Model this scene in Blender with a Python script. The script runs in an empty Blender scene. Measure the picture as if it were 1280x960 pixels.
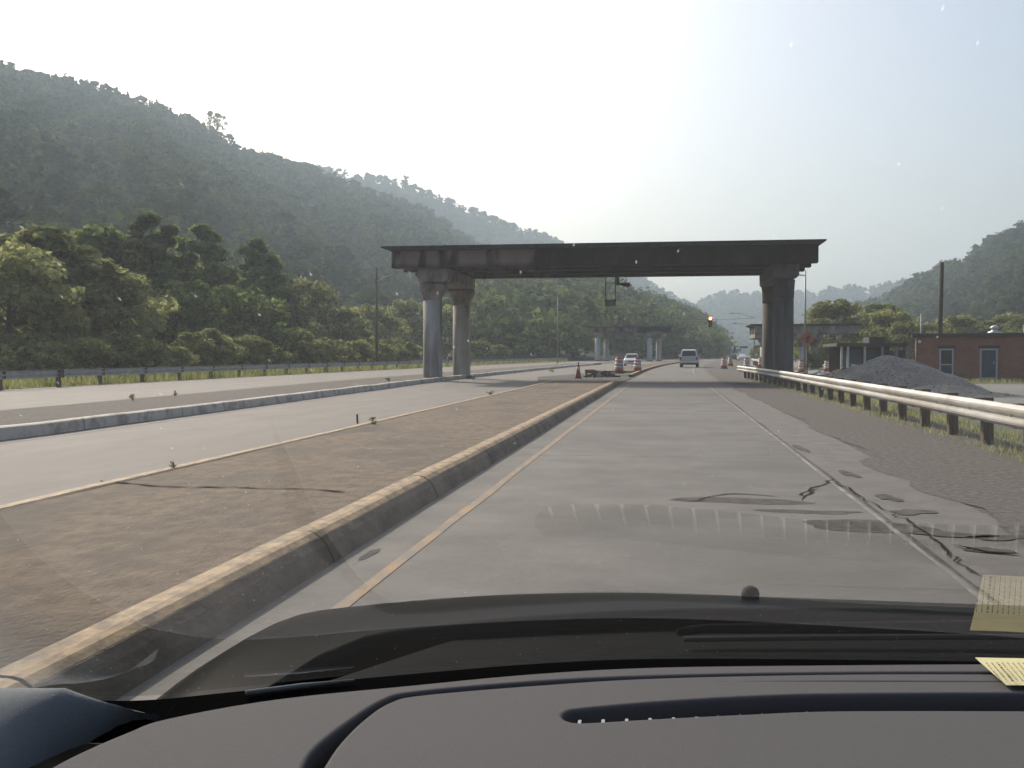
import bpy, bmesh, math, random
import numpy as np
from math import radians, sin, cos, tan, atan, pi
from mathutils import Vector, Matrix

# ------------------------------------------------------------ camera, light
F = 1280.0; EYE = 1.35
YAW = atan(195 / 1280); PIT = atan(37 / 1280)
sc = bpy.context.scene
col = sc.collection
cam_d = bpy.data.cameras.new('camera'); cam = bpy.data.objects.new('camera', cam_d); col.objects.link(cam)
cam_d.sensor_width = 36; cam_d.lens = 36.0
cam_d.clip_start = 0.02; cam_d.clip_end = 20000
cam.location = (0, 0, EYE)
cam.rotation_euler = (pi / 2 - PIT, 0, YAW)
sc.camera = cam

SUN_AZ = radians(-38)      # from +Y (down the road) towards -X
SUN_EL = radians(33)
w = bpy.data.worlds.new('World'); sc.world = w; w.use_nodes = True
nt = w.node_tree; nt.nodes.clear()
wo = nt.nodes.new('ShaderNodeOutputWorld'); bg = nt.nodes.new('ShaderNodeBackground')
sky = nt.nodes.new('ShaderNodeTexSky'); sky.sky_type = 'NISHITA'; sky.sun_disc = False
sky.sun_elevation = SUN_EL; sky.sun_rotation = SUN_AZ
sky.air_density = 1.0; sky.dust_density = 5.3; sky.ozone_density = 1.6
bg.inputs['Strength'].default_value = 0.15
nt.links.new(sky.outputs[0], bg.inputs[0]); nt.links.new(bg.outputs[0], wo.inputs[0])
sd = bpy.data.lights.new('sun', 'SUN'); sd.energy = 4.2; sd.angle = radians(1.5); sd.color = (1.0, .90, .78)
sun = bpy.data.objects.new('sun', sd); col.objects.link(sun)
sdir = Vector((sin(SUN_AZ) * cos(SUN_EL), cos(SUN_AZ) * cos(SUN_EL), sin(SUN_EL)))
sun.rotation_euler = sdir.to_track_quat('Z', 'Y').to_euler()
sc.view_settings.view_transform = 'Standard'; sc.view_settings.look = 'None'
sc.view_settings.exposure = 0.3; sc.view_settings.gamma = 1.0; sc.view_settings.use_curve_mapping = False
HAZE = 0.00036

R = random.Random(7)
NR = np.random.RandomState(11)

# ------------------------------------------------------------ measuring helpers
def ray(x, y):
    d = Vector(((x - 640) / F, 1.0, -(y - 480) / F))
    c, s = cos(-PIT), sin(-PIT); d = Vector((d.x, d.y * c - d.z * s, d.y * s + d.z * c))
    c, s = cos(YAW), sin(YAW); return Vector((d.x * c - d.y * s, d.x * s + d.y * c, d.z))
def gz(x, y, z=0.0):
    d = ray(x, y); t = (z - EYE) / d.z; return Vector((d.x * t, d.y * t, z))
def gy(x, y, Y):
    d = ray(x, y); t = Y / d.y; return Vector((d.x * t, Y, EYE + d.z * t))
def xc(Y):
    if Y < 50: return 0.0
    if Y < 150: return .0003 * (Y - 50) ** 2
    return 3 + .06 * (Y - 150)

# ------------------------------------------------------------ object helpers
def tag(o, label=None, cat=None, group=None, kind=None):
    if label: o['label'] = label
    if cat: o['category'] = cat
    if group: o['group'] = group
    if kind: o['kind'] = kind
    return o
def thing(name, label, cat, loc=(0, 0, 0), rz=0, group=None):
    o = bpy.data.objects.new(name, None); col.objects.link(o); o.location = loc; o.rotation_euler = (0, 0, rz)
    o.empty_display_size = .2
    return tag(o, label, cat, group)
def link(name, me, m=None, parent=None, smooth=False):
    if m:
        for k in (m if isinstance(m, (list, tuple)) else [m]): me.materials.append(k)
    o = bpy.data.objects.new(name, me); col.objects.link(o)
    if parent: o.parent = parent
    if smooth: me.polygons.foreach_set('use_smooth', [True] * len(me.polygons))
    return o
def obj(name, bm, m=None, parent=None, smooth=False, bevel=0, seg=2):
    me = bpy.data.meshes.new(name); bmesh.ops.recalc_face_normals(bm, faces=bm.faces); bm.to_mesh(me); bm.free()
    o = link(name, me, m, parent, smooth)
    if bevel:
        b = o.modifiers.new('bevel', 'BEVEL'); b.width = bevel; b.segments = seg; b.limit_method = 'ANGLE'
    return o
def copy_tree(o, parent=None):
    c = o.copy(); col.objects.link(c)
    if parent: c.parent = parent
    for ch in list(o.children): copy_tree(ch, c)
    return c
def bx(bm, x0, x1, y0, y1, z0, z1, mi=0):
    v = [bm.verts.new(p) for p in ((x0, y0, z0), (x1, y0, z0), (x1, y1, z0), (x0, y1, z0), (x0, y0, z1), (x1, y0, z1), (x1, y1, z1), (x0, y1, z1))]
    for f in ((0, 3, 2, 1), (4, 5, 6, 7), (0, 1, 5, 4), (1, 2, 6, 5), (2, 3, 7, 6), (3, 0, 4, 7)):
        bm.faces.new([v[i] for i in f]).material_index = mi
def box(*a):
    bm = bmesh.new(); bx(bm, *a); return bm
def lathe(prof, n=24, cx=0, cy=0, bm=None, mi=0):
    bm = bm or bmesh.new(); rings = []
    for r, z in prof:
        rings.append([bm.verts.new((cx + r * cos(2 * pi * i / n), cy + r * sin(2 * pi * i / n), z)) for i in range(n)])
    for a, b in zip(rings, rings[1:]):
        for i in range(n):
            bm.faces.new((a[i], a[(i + 1) % n], b[(i + 1) % n], b[i])).material_index = mi
    for r in (rings[0], rings[-1]):
        try: bm.faces.new(r).material_index = mi
        except Exception: pass
    return bm
def tube(bm, pts, rad, n=8):
    pts = [Vector(p) for p in pts]; rings = []
    rad = rad if isinstance(rad, (list, tuple)) else [rad] * len(pts)
    for i, p in enumerate(pts):
        d = (pts[min(i + 1, len(pts) - 1)] - pts[max(i - 1, 0)]).normalized()
        u = d.orthogonal().normalized() if i == 0 else (u - d * u.dot(d)).normalized()
        v = d.cross(u)
        rings.append([bm.verts.new(p + (u * cos(2 * pi * k / n) + v * sin(2 * pi * k / n)) * rad[i]) for k in range(n)])
    for a, b in zip(rings, rings[1:]):
        for k in range(n): bm.faces.new((a[k], a[(k + 1) % n], b[(k + 1) % n], b[k]))
    bm.faces.new(rings[0]); bm.faces.new(rings[-1]); return bm
def prism_y(bm, poly, y0, y1, mi=0):     # poly in (x, z)
    a = [bm.verts.new((x, y0, z)) for x, z in poly]; b = [bm.verts.new((x, y1, z)) for x, z in poly]
    bm.faces.new(a).material_index = mi; bm.faces.new(b[::-1]).material_index = mi
    for i in range(len(a)):
        j = (i + 1) % len(a); bm.faces.new((a[i], b[i], b[j], a[j])).material_index = mi
    return bm
def prism_x(bm, poly, x0, x1, x0t=None, x1t=None, zt=None, zb=None):   # poly in (y, z); optional taper towards zt
    def X(x, xt, z):
        if xt is None: return x
        f = max(0, min(1, (z - zb) / (zt - zb))); return x + (xt - x) * f
    a = [bm.verts.new((X(x0, x0t, z), y, z)) for y, z in poly]; b = [bm.verts.new((X(x1, x1t, z), y, z)) for y, z in poly]
    bm.faces.new(a); bm.faces.new(b[::-1])
    for i in range(len(a)):
        j = (i + 1) % len(a); bm.faces.new((a[i], b[i], b[j], a[j]))
    return bm

# ------------------------------------------------------------ materials
def mat(name, c1, c2=None, scale=3.0, rough=.8, bump=0.0, bscale=None, metal=0.0, spec=.5, c3=None, s3=.3, stretch=None, lo=.35, hi=.65, coat=0, rnd=0.0):
    m = bpy.data.materials.new(name); m.use_nodes = True; t = m.node_tree; N = t.nodes; L = t.links
    b = N['Principled BSDF']; b.inputs['Roughness'].default_value = rough; b.inputs['Metallic'].default_value = metal
    b.inputs['Specular IOR Level'].default_value = spec
    if coat: b.inputs['Coat Weight'].default_value = coat; b.inputs['Coat Roughness'].default_value = .05
    tc = N.new('ShaderNodeTexCoord'); src = tc.outputs['Object']
    if stretch:
        mp = N.new('ShaderNodeMapping'); mp.inputs['Scale'].default_value = stretch; L.new(src, mp.inputs[0]); src = mp.outputs[0]
    out = None
    if c2:
        n = N.new('ShaderNodeTexNoise'); n.inputs['Scale'].default_value = scale; n.inputs['Detail'].default_value = 8; n.inputs['Roughness'].default_value = .65
        L.new(src, n.inputs['Vector'])
        r = N.new('ShaderNodeValToRGB'); r.color_ramp.elements[0].position = lo; r.color_ramp.elements[1].position = hi
        r.color_ramp.elements[0].color = (*c1, 1); r.color_ramp.elements[1].color = (*c2, 1); L.new(n.outputs['Fac'], r.inputs[0])
        out = r.outputs[0]
        if c3:
            n3 = N.new('ShaderNodeTexNoise'); n3.inputs['Scale'].default_value = s3; n3.inputs['Detail'].default_value = 5; L.new(src, n3.inputs['Vector'])
            r3 = N.new('ShaderNodeValToRGB'); r3.color_ramp.elements[0].position = .48; r3.color_ramp.elements[1].position = .68; L.new(n3.outputs['Fac'], r3.inputs[0])
            mx = N.new('ShaderNodeMix'); mx.data_type = 'RGBA'; L.new(r3.outputs[0], mx.inputs[0]); L.new(out, mx.inputs[6]); mx.inputs[7].default_value = (*c3, 1); out = mx.outputs[2]
        L.new(out, b.inputs['Base Color'])
    else: b.inputs['Base Color'].default_value = (*c1, 1)
    if bump:
        nb = N.new('ShaderNodeTexNoise'); nb.inputs['Scale'].default_value = bscale or scale * 4; nb.inputs['Detail'].default_value = 6; L.new(src, nb.inputs['Vector'])
        bp = N.new('ShaderNodeBump'); bp.inputs['Strength'].default_value = bump; bp.inputs['Distance'].default_value = .02
        L.new(nb.outputs['Fac'], bp.inputs['Height']); L.new(bp.outputs[0], b.inputs['Normal'])
    return m
def emis(name, c, s):
    m = bpy.data.materials.new(name); m.use_nodes = True; b = m.node_tree.nodes['Principled BSDF']
    b.inputs['Base Color'].default_value = (*c, 1); b.inputs['Emission Color'].default_value = (*c, 1); b.inputs['Emission Strength'].default_value = s
    return m
def leafmat(name, c1, c2, trans=.35, ns=.55):
    m = bpy.data.materials.new(name); m.use_nodes = True; t = m.node_tree; N = t.nodes; L = t.links; N.clear()
    o = N.new('ShaderNodeOutputMaterial'); d = N.new('ShaderNodeBsdfDiffuse'); tr = N.new('ShaderNodeBsdfTranslucent'); mx = N.new('ShaderNodeMixShader'); mx.inputs[0].default_value = trans
    g = N.new('ShaderNodeNewGeometry'); oi = N.new('ShaderNodeObjectInfo'); tc = N.new('ShaderNodeTexCoord')
    n = N.new('ShaderNodeTexNoise'); n.inputs['Scale'].default_value = ns; n.inputs['Detail'].default_value = 4; L.new(tc.outputs['Object'], n.inputs['Vector'])
    a = N.new('ShaderNodeMath'); a.operation = 'MULTIPLY_ADD'; L.new(g.outputs['Random Per Island'], a.inputs[0]); a.inputs[1].default_value = .55; 
    s = N.new('ShaderNodeMath'); s.operation = 'MULTIPLY_ADD'; L.new(n.outputs['Fac'], s.inputs[0]); s.inputs[1].default_value = 2.0; s.inputs[2].default_value = -.9
    L.new(s.outputs[0], a.inputs[2])
    b = N.new('ShaderNodeMath'); b.operation = 'MULTIPLY_ADD'; L.new(oi.outputs['Random'], b.inputs[0]); b.inputs[1].default_value = .35; L.new(a.outputs[0], b.inputs[2]); b.use_clamp = True
    c = N.new('ShaderNodeMix'); c.data_type = 'RGBA'; L.new(b.outputs[0], c.inputs[0]); c.inputs[6].default_value = (*c1, 1); c.inputs[7].default_value = (*c2, 1)
    L.new(c.outputs[2], d.inputs[0]); L.new(c.outputs[2], tr.inputs[0]); L.new(d.outputs[0], mx.inputs[1]); L.new(tr.outputs[0], mx.inputs[2]); L.new(mx.outputs[0], o.inputs[0])
    return m
M = dict(
    concrete=mat('road_concrete', (.095, .088, .078), (.155, .144, .128), 2.2, .85, .3, 30, c3=(.085, .08, .072), s3=.5, stretch=(.45, .45, 1)),
    concrete2=mat('carriageway_concrete', (.12, .107, .092), (.165, .147, .128), 1.5, .85, .2, 30, c3=(.13, .115, .10), s3=.4, stretch=(1, .3, 1)),
    shoulder=mat('shoulder_concrete', (.105, .096, .085), (.155, .143, .127), 2.5, .9, .4, 30, c3=(.12, .11, .1), s3=.8),
    gravel=mat('gravel', (.045, .039, .034), (.155, .136, .118), 14, .95, 1.0, 60, c3=(.10, .085, .07), s3=.7),
    island=mat('island_surface', (.085, .058, .036), (.17, .122, .08), 7, .95, .9, 30, c3=(.07, .055, .038), s3=.9, stretch=(1, .6, 1)),
    kerbface=mat('kerb_concrete', (.09, .07, .047), (.21, .16, .108), 3, .9, .6, 25, stretch=(1, .5, 1)),
    kerbwhite=mat('pale_kerb', (.32, .285, .24), (.55, .50, .43), 2.2, .85, .4, 25, lo=.38, hi=.52),
    yellow=mat('worn_yellow_paint', (.17, .125, .08), (.42, .29, .15), 9, .8, .3, 30, lo=.36, hi=.62, stretch=(1, .6, 1)),
    yline=mat('yellow_line_paint', (.16, .145, .125), (.34, .20, .085), 4, .8, .1, lo=.40, hi=.66, stretch=(1, .5, 1)),
    white=mat('worn_white_paint', (.15, .14, .13), (.29, .28, .26), 5, .8, .1, lo=.46, hi=.62, stretch=(1, .5, 1)),
    dirt=mat('gritty_dirt', (.05, .042, .036), (.13, .112, .095), 18, 1, 1, 60, spec=.1, c3=(.085, .068, .055), s3=1.5),
    patch=mat('dark_road_patch', (.06, .055, .05), (.125, .115, .103), 6, 1, .3, spec=.1),
    asphalt=mat('asphalt', (.035, .034, .033), (.075, .07, .066), 5, .95, .6, 40),
    tar=mat('tar', (.010, .010, .009), (.03, .028, .025), 20, 1.0, .4, spec=.05),
    soil=mat('soil', (.07, .06, .045), (.13, .11, .08), 4, 1, .8, 20, c3=(.06, .075, .03), s3=.6),
    ground=mat('valley_ground', (.05, .06, .028), (.10, .10, .055), .6, 1, .6, 8, c3=(.12, .105, .08), s3=.05),
    yard=mat('yard_gravel', (.14, .135, .125), (.25, .24, .22), 3, .95, .5, 40, c3=(.10, .11, .07), s3=.15),
    grassyard=mat('short_grass', (.065, .065, .04), (.12, .11, .07), 6, 1, .6, 40),
    colpale=mat('pale_column_concrete', (.42, .41, .38), (.6, .58, .54), 1.6, .9, .4, 15, stretch=(1.6, 1.6, .3)),
    coldark=mat('dark_column_concrete', (.05, .048, .044), (.13, .122, .11), 1.3, .9, .5, 12, stretch=(1.6, 1.6, .25)),  # darker tone for the right-hand columns, capitals and pier cap
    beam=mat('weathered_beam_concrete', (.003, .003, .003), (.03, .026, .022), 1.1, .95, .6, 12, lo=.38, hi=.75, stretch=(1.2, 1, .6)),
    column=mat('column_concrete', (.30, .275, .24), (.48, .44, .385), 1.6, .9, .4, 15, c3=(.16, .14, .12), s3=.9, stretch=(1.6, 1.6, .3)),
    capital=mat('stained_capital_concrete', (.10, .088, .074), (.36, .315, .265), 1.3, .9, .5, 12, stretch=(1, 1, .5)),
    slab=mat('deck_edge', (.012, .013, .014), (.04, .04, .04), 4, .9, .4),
    galv=mat('galvanised_steel', (.36, .355, .34), (.50, .485, .45), 3, .52, .1, 20, metal=.35, c3=(.34, .31, .27), s3=1.3, stretch=(1, .4, 1)),
    galvdull=mat('dull_galvanised_steel', (.34, .35, .34), (.48, .48, .46), 3, .6, .1, 20, metal=.15),
    wood=mat('weathered_wood', (.07, .05, .035), (.15, .115, .08), 4, .95, .4, stretch=(4, 4, .5)),
    darkpole=mat('creosoted_wood', (.025, .02, .016), (.06, .05, .04), 4, .9, .3, stretch=(4, 4, .5)),
    bark=mat('bark', (.06, .045, .03), (.14, .11, .08), 6, .95, .6, stretch=(3, 3, .6)),
    steel=mat('grey_pole_steel', (.22, .23, .23), (.3, .3, .3), 3, .5, metal=.4),
    black=mat('black_metal', (.012, .012, .012), None, rough=.6),
    signorange=mat('sign_orange', (.30, .09, .03), (.42, .13, .04), 5, .7),
    orange=mat('orange_plastic', (.45, .10, .035), (.6, .14, .05), 5, .6, c3=(.32, .08, .035), s3=2),
    band=mat('white_band', (.6, .58, .55), (.75, .73, .7), 6, .5, c3=(.4, .36, .32), s3=3),
    rubber=mat('rubber', (.02, .02, .02), None, rough=.9),
    brick=None,
    fascia=mat('roof_fascia', (.03, .035, .035), (.055, .055, .05), 3, .8),
    frame=mat('window_frame_paint', (.42, .43, .42), (.55, .55, .53), 6, .6),
    bluedoor=mat('blue_door_paint', (.02, .055, .09), (.035, .08, .12), 3, .5),
    bluepanel=mat('blue_panel', (.03, .075, .10), (.06, .11, .13), 3, .6),
    darkglass=mat('dark_glass', (.01, .014, .016), None, rough=.08, spec=.8),
    pale=mat('pale_metal', (.5, .5, .48), (.65, .65, .62), 3, .45, metal=.3),
    stone=mat('crushed_stone', (.17, .152, .128), (.36, .325, .275), 9, .95, 1.0, 30, c3=(.18, .168, .15), s3=.9),
    rubble=mat('rubble_pieces', (.25, .24, .22), (.5, .48, .45), 4, .9, .5),
    silver=mat('silver_car_paint', (.5, .5, .48), None, rough=.35, metal=.4, coat=.5),
    whitecar=mat('white_car_paint', (.75, .75, .73), None, rough=.3, coat=.5),
    tail=mat('tail_lamp_red', (.35, .02, .015), None, rough=.25),
    lamp=mat('lamp_lens', (.7, .7, .66), None, rough=.2),
    leafA=leafmat('foliage_olive', (.10, .12, .045), (.43, .44, .18), .55),
    leafB=leafmat('foliage_dark', (.075, .105, .04), (.30, .36, .13), .55),
    leafC=leafmat('foliage_light', (.12, .15, .05), (.42, .42, .16), .5),
    leafS=leafmat('foliage_spur', (.03, .055, .02), (.19, .23, .075), .45, .08),
    leafF=leafmat('foliage_far', (.014, .032, .015), (.10, .135, .045), .35, .035),
)
# lighter brown patches on the left part of the near beam
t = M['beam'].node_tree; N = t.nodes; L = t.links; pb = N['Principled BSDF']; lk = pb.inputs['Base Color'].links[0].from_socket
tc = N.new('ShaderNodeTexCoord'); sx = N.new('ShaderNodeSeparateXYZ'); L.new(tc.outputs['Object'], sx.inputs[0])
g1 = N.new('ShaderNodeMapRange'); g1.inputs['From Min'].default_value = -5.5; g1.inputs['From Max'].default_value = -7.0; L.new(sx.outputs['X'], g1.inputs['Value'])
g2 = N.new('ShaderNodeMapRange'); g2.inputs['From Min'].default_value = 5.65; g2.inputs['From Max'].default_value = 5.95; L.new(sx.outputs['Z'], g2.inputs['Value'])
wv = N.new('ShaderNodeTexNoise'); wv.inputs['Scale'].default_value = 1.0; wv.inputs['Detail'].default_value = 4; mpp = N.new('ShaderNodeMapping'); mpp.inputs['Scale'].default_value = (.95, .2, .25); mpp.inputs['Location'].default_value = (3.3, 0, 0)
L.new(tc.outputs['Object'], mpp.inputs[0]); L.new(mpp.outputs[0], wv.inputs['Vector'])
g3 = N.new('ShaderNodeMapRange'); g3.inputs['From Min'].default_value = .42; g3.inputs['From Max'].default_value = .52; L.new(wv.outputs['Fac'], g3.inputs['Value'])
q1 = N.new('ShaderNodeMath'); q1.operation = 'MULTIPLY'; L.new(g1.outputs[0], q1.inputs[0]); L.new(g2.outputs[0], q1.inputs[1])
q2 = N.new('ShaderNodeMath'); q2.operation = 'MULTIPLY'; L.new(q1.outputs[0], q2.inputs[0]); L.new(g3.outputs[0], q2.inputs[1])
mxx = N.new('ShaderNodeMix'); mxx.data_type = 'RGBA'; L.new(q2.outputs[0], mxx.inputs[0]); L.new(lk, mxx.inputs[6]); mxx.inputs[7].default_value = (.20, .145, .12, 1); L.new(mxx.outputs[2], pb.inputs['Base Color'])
# brick
m = bpy.data.materials.new('red_brick'); m.use_nodes = True; t = m.node_tree; b = t.nodes['Principled BSDF']; b.inputs['Roughness'].default_value = .9
br = t.nodes.new('ShaderNodeTexBrick'); tc = t.nodes.new('ShaderNodeTexCoord'); mp = t.nodes.new('ShaderNodeMapping')
mp.inputs['Rotation'].default_value = (pi / 2, 0, 0); t.links.new(tc.outputs['Object'], mp.inputs[0]); t.links.new(mp.outputs[0], br.inputs[0])
br.inputs['Scale'].default_value = 1; br.inputs['Brick Width'].default_value = .22; br.inputs['Row Height'].default_value = .075; br.inputs['Mortar Size'].default_value = .008
br.inputs['Color1'].default_value = (.36, .15, .085, 1); br.inputs['Color2'].default_value = (.25, .105, .062, 1); br.inputs['Mortar'].default_value = (.16, .13, .11, 1)
nz = t.nodes.new('ShaderNodeTexNoise'); nz.inputs['Scale'].default_value = .8; t.links.new(tc.outputs['Object'], nz.inputs[0])
mx = t.nodes.new('ShaderNodeMix'); mx.data_type = 'RGBA'; mx.blend_type = 'MULTIPLY'; mx.inputs[0].default_value = .6
t.links.new(br.outputs[0], mx.inputs[6]); t.links.new(nz.outputs[0], mx.inputs[7]); 
ga = t.nodes.new('ShaderNodeMix'); ga.data_type = 'RGBA'; ga.blend_type = 'MULTIPLY'; ga.inputs[0].default_value = 1; ga.inputs[7].default_value = (1.4, 1.4, 1.4, 1); t.links.new(mx.outputs[2], ga.inputs[6]); t.links.new(ga.outputs[2], b.inputs['Base Color']); M['brick'] = m

# ------------------------------------------------------------ ground and roads
def gh(x, y):
    x = x - xc(y)
    if x > 5.2: return -.03 - .3 * min(1, (x - 5.2) / 4)
    if x < -26.5: return -.03 - .25 * min(1, (-26.5 - x) / 6)
    return -.03
def grid_mesh(xs, ys, zf, name):
    vs = [(x + xc(y), y, zf(x + xc(y), y)) for y in ys for x in xs]; n = len(xs)
    fs = [(j * n + i, j * n + i + 1, (j + 1) * n + i + 1, (j + 1) * n + i) for j in range(len(ys) - 1) for i in range(n - 1)]
    me = bpy.data.meshes.new(name); me.from_pydata(vs, [], fs); me.update(); return me
gx = [-6000, -1500, -400, -120, -60, -40, -32, -29, -26.5, -14, 5.2, 6, 7, 8, 9.2, 15, 30, 60, 120, 400, 1500, 6000]
gyy = [-200, -60, -20, 0, 20, 40, 60, 80, 100, 120, 150, 200, 300, 500, 800, 1500, 3000, 7000]
tag(link('ground', grid_mesh(gx, gyy, gh, 'ground'), M['ground']), kind='structure')
def ysamp(y0, y1):
    o = [y0]; y = y0
    while y < y1:
        y += 1.0 if y < 60 else (4 if y < 200 else 25); o.append(min(y, y1))
    return o
def strip(name, xl, xr, y0, y1, z, m, jit=0, parent=None, kind='structure', seed=1, skirt=0):
    rr = random.Random(seed); f = lambda q, y: q(y) if callable(q) else q
    vs = []; fs = []
    ys = ysamp(y0, y1) if not jit else list(np.arange(y0, y1, .5 if y1 < 80 else 2.0))
    jl = jr = 0
    for y in ys:
        jl = jl * .6 + rr.uniform(-jit, jit); jr = jr * .6 + rr.uniform(-jit, jit)
        vs += [(xc(y) + f(xl, y) + jl, y, z), (xc(y) + f(xr, y) + jr, y, z)]
    n = len(ys)
    for i in range(n - 1): fs.append((2 * i, 2 * i + 1, 2 * i + 3, 2 * i + 2))
    me = bpy.data.meshes.new(name); me.from_pydata(vs, [], fs); me.update()
    o = link(name, me, m, parent)
    if kind: o['kind'] = kind
    return o
def sweep(name, prof, ys, xo, m, parent=None, smooth=False, wob=0, seed=3, close=True, kind=None):
    """prof: (dx, z) polygon swept along the road direction"""
    rr = random.Random(seed); vs = []; fs = []; n = len(prof); wx = wz = 0
    for y in ys:
        wx = wx * .7 + rr.uniform(-wob, wob); wz = wz * .7 + rr.uniform(-wob, wob) * .4
        X = xo(y) if callable(xo) else xo + xc(y)
        vs += [(X + wx + p[0], y, p[1] + (wz if p[1] > 0.02 else 0)) for p in prof]
    for j in range(len(ys) - 1):
        for i in range(n if close else n - 1):
            k = (i + 1) % n; fs.append((j * n + i, j * n + k, (j + 1) * n + k, (j + 1) * n + i))
    if close: fs.append(tuple(range(n))); fs.append(tuple((len(ys) - 1) * n + i for i in range(n))[::-1])
    me = bpy.data.meshes.new(name); me.from_pydata(vs, [], fs); me.update()
    bm = bmesh.new(); bm.from_mesh(me); bmesh.ops.recalc_face_normals(bm, faces=bm.faces); bm.to_mesh(me); bm.free()
    o = link(name, me, m, parent, smooth)
    if kind: o['kind'] = kind
    return o
med3 = lambda y: -14.1 - .6 * min(1, max(0, (y - 25) / 30))       # far edge of the second median
kb = lambda y: -10.35 - .9 * min(1, max(0, (y - 16) / 30))        # its near kerb
strip('road', -5.2, 1.78, -20, 1400, 0.0, M['concrete'])
strip('shoulder', 1.78, 2.68, -20, 1400, -.004, M['shoulder'], jit=.03)
strip('gravel_shoulder', 2.3, 5.3, -20, 400, -.012, M['gravel'], jit=.05)
strip('dirt_edge', lambda y: 2.6 + .09 * sin(y * .9) + .05 * sin(y * 2.3), 3.3, -20, 60, -.0005, M['gravel'], jit=.10, seed=4)
strip('left_carriageway', lambda y: kb(y) - .1, -4.9, -20, 1400, -.006, M['concrete2'])
strip('far_carriageway', -25.2, lambda y: med3(y) + .3, -20, 1400, -.008, M['concrete2'])
strip('verge', -29.5, -24.6, -20, 400, -.014, M['soil'], jit=.2)
strip('yard', 5.6, 60, 10, 260, -.30, M['yard']).location.z = 0
strip('gravel_slope', 4.9, 7.6, -20, 300, -.3, M['grassyard'])
bpy.data.objects['gravel_slope'].name = 'verge_grass'
o = bpy.data.objects['verge_grass']
for i, v in enumerate(o.data.vertices): v.co.z = -.016 if i % 2 == 0 else -.22
# painted lines
strip('edge_line', -1.76, -1.68, -20, 48, .004, M['yline'], jit=.008)
strip('edge_line', -1.77, -1.66, 60, 300, .004, M['yline'])
strip('lane_line', 1.70, 1.74, 4, 45, .004, M['white'], jit=.008)
strip('lane_line', 1.60, 1.70, 70, 300, .004, M['white'])
strip('joint', 1.765, 1.785, -10, 60, .0035, M['patch'], jit=.008, seed=5)
strip('lane_line', -23.6, -23.45, -10, 200, -.002, M['white'])
strip('lane_line', -14.9, -14.8, -10, 200, -.002, M['white'], jit=.01)
strip('lane_line', lambda y: kb(y) + .30, lambda y: kb(y) + .38, 5, 50, .0, M['white'], jit=.02)

# median island (near): surface, kerbs with yellow top
isl = list(np.arange(-15, 47, .5))
surf = sweep('median', [(-5.0, 0), (-2.42, 0), (-2.42, .165), (-5.0, .165)], isl, 0, M['island'], kind='structure')
thk = thing('kerb', 'near kerb of the brown median with worn yellow top, beside our lane', 'kerb')
for j, y0 in enumerate(np.arange(-15, 46, 3.05)):
    ys = list(np.arange(y0 + .012, y0 + 3.035, .5)) + [y0 + 3.038]
    sweep('kerb_stone', [(-2.41, 0), (-2.13, 0), (-2.15, .05), (-2.185, .12), (-2.225, .165), (-2.27, .19), (-2.31, .198), (-2.41, .198)], ys, 0, M['kerbface'], thk, wob=.004, seed=j)
    sweep('yellow_top', [(-2.405, .195), (-2.31, .195), (-2.235, .165), (-2.232, .170), (-2.27, .195), (-2.31, .203), (-2.405, .203)], ys, 0, M['yellow'], thk, wob=.004, seed=j)
thk = thing('kerb', 'far edge kerb of the brown median with thin yellow line', 'kerb')
sweep('kerb_stone', [(-5.16, 0), (-5.001, 0), (-5.001, .17), (-5.14, .17)], isl, 0, M['kerbface'], thk, wob=.005)
sweep('yellow_top', [(-5.145, .17), (-5.03, .17), (-5.03, .176), (-5.145, .176)], isl, 0, M['yellow'], thk, wob=.005)
# continuation of the median beyond the broken part
sweep('median', [(-4.6, 0), (-2.3, 0), (-2.3, .15), (-4.6, .15)], ysamp(74, 330), 0, M['island'], kind='structure')
thk = thing('kerb', 'yellow topped kerb along the median beyond the concrete overpass', 'kerb')
sweep('kerb_stone', [(-2.298, 0), (-2.1, 0), (-2.12, .17), (-2.298, .17)], ysamp(60, 330), 0, M['kerbface'], thk)
sweep('yellow_top', [(-2.298, .17), (-2.12, .17), (-2.14, .18), (-2.298, .18)], ysamp(60, 330), 0, M['yellow'], thk)
# broken ground between the two islands
def blob(name, cx, cy, rx, ry, z, m, seed=0, kind='structure', h=0, n=26, parent=None, amp=.25):
    rr = random.Random(seed); bm = bmesh.new(); vs = []
    ph = [rr.uniform(0, 6.3) for _ in range(5)]
    for i in range(n):
        a = 2 * pi * i / n; k = 1 + amp * sum(sin((j + 2) * a + ph[j]) / (j + 1.3) for j in range(5)) * .6
        vs.append(bm.verts.new((cx + rx * k * cos(a), cy + ry * k * sin(a), z)))
    bm.faces.new(vs); o = obj(name, bm, m, parent)
    if kind: o['kind'] = kind
    return o
bm = bmesh.new(); vs = [bm.verts.new(p) for p in ((-5.3, 46.9, .03), (-2.13, 46.9, .03), (-2.0, 60, .03), (-2.1, 74.2, .03), (-5.2, 74.2, .03), (-7.6, 60, .03), (-6.6, 52, .03))]; bm.faces.new(vs)
tag(obj('broken_asphalt', bm, M['asphalt']), kind='structure')
blob('pale_patch', -4.4, 49.3, 1.4, 1.3, .036, M['concrete2'], 3)
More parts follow.
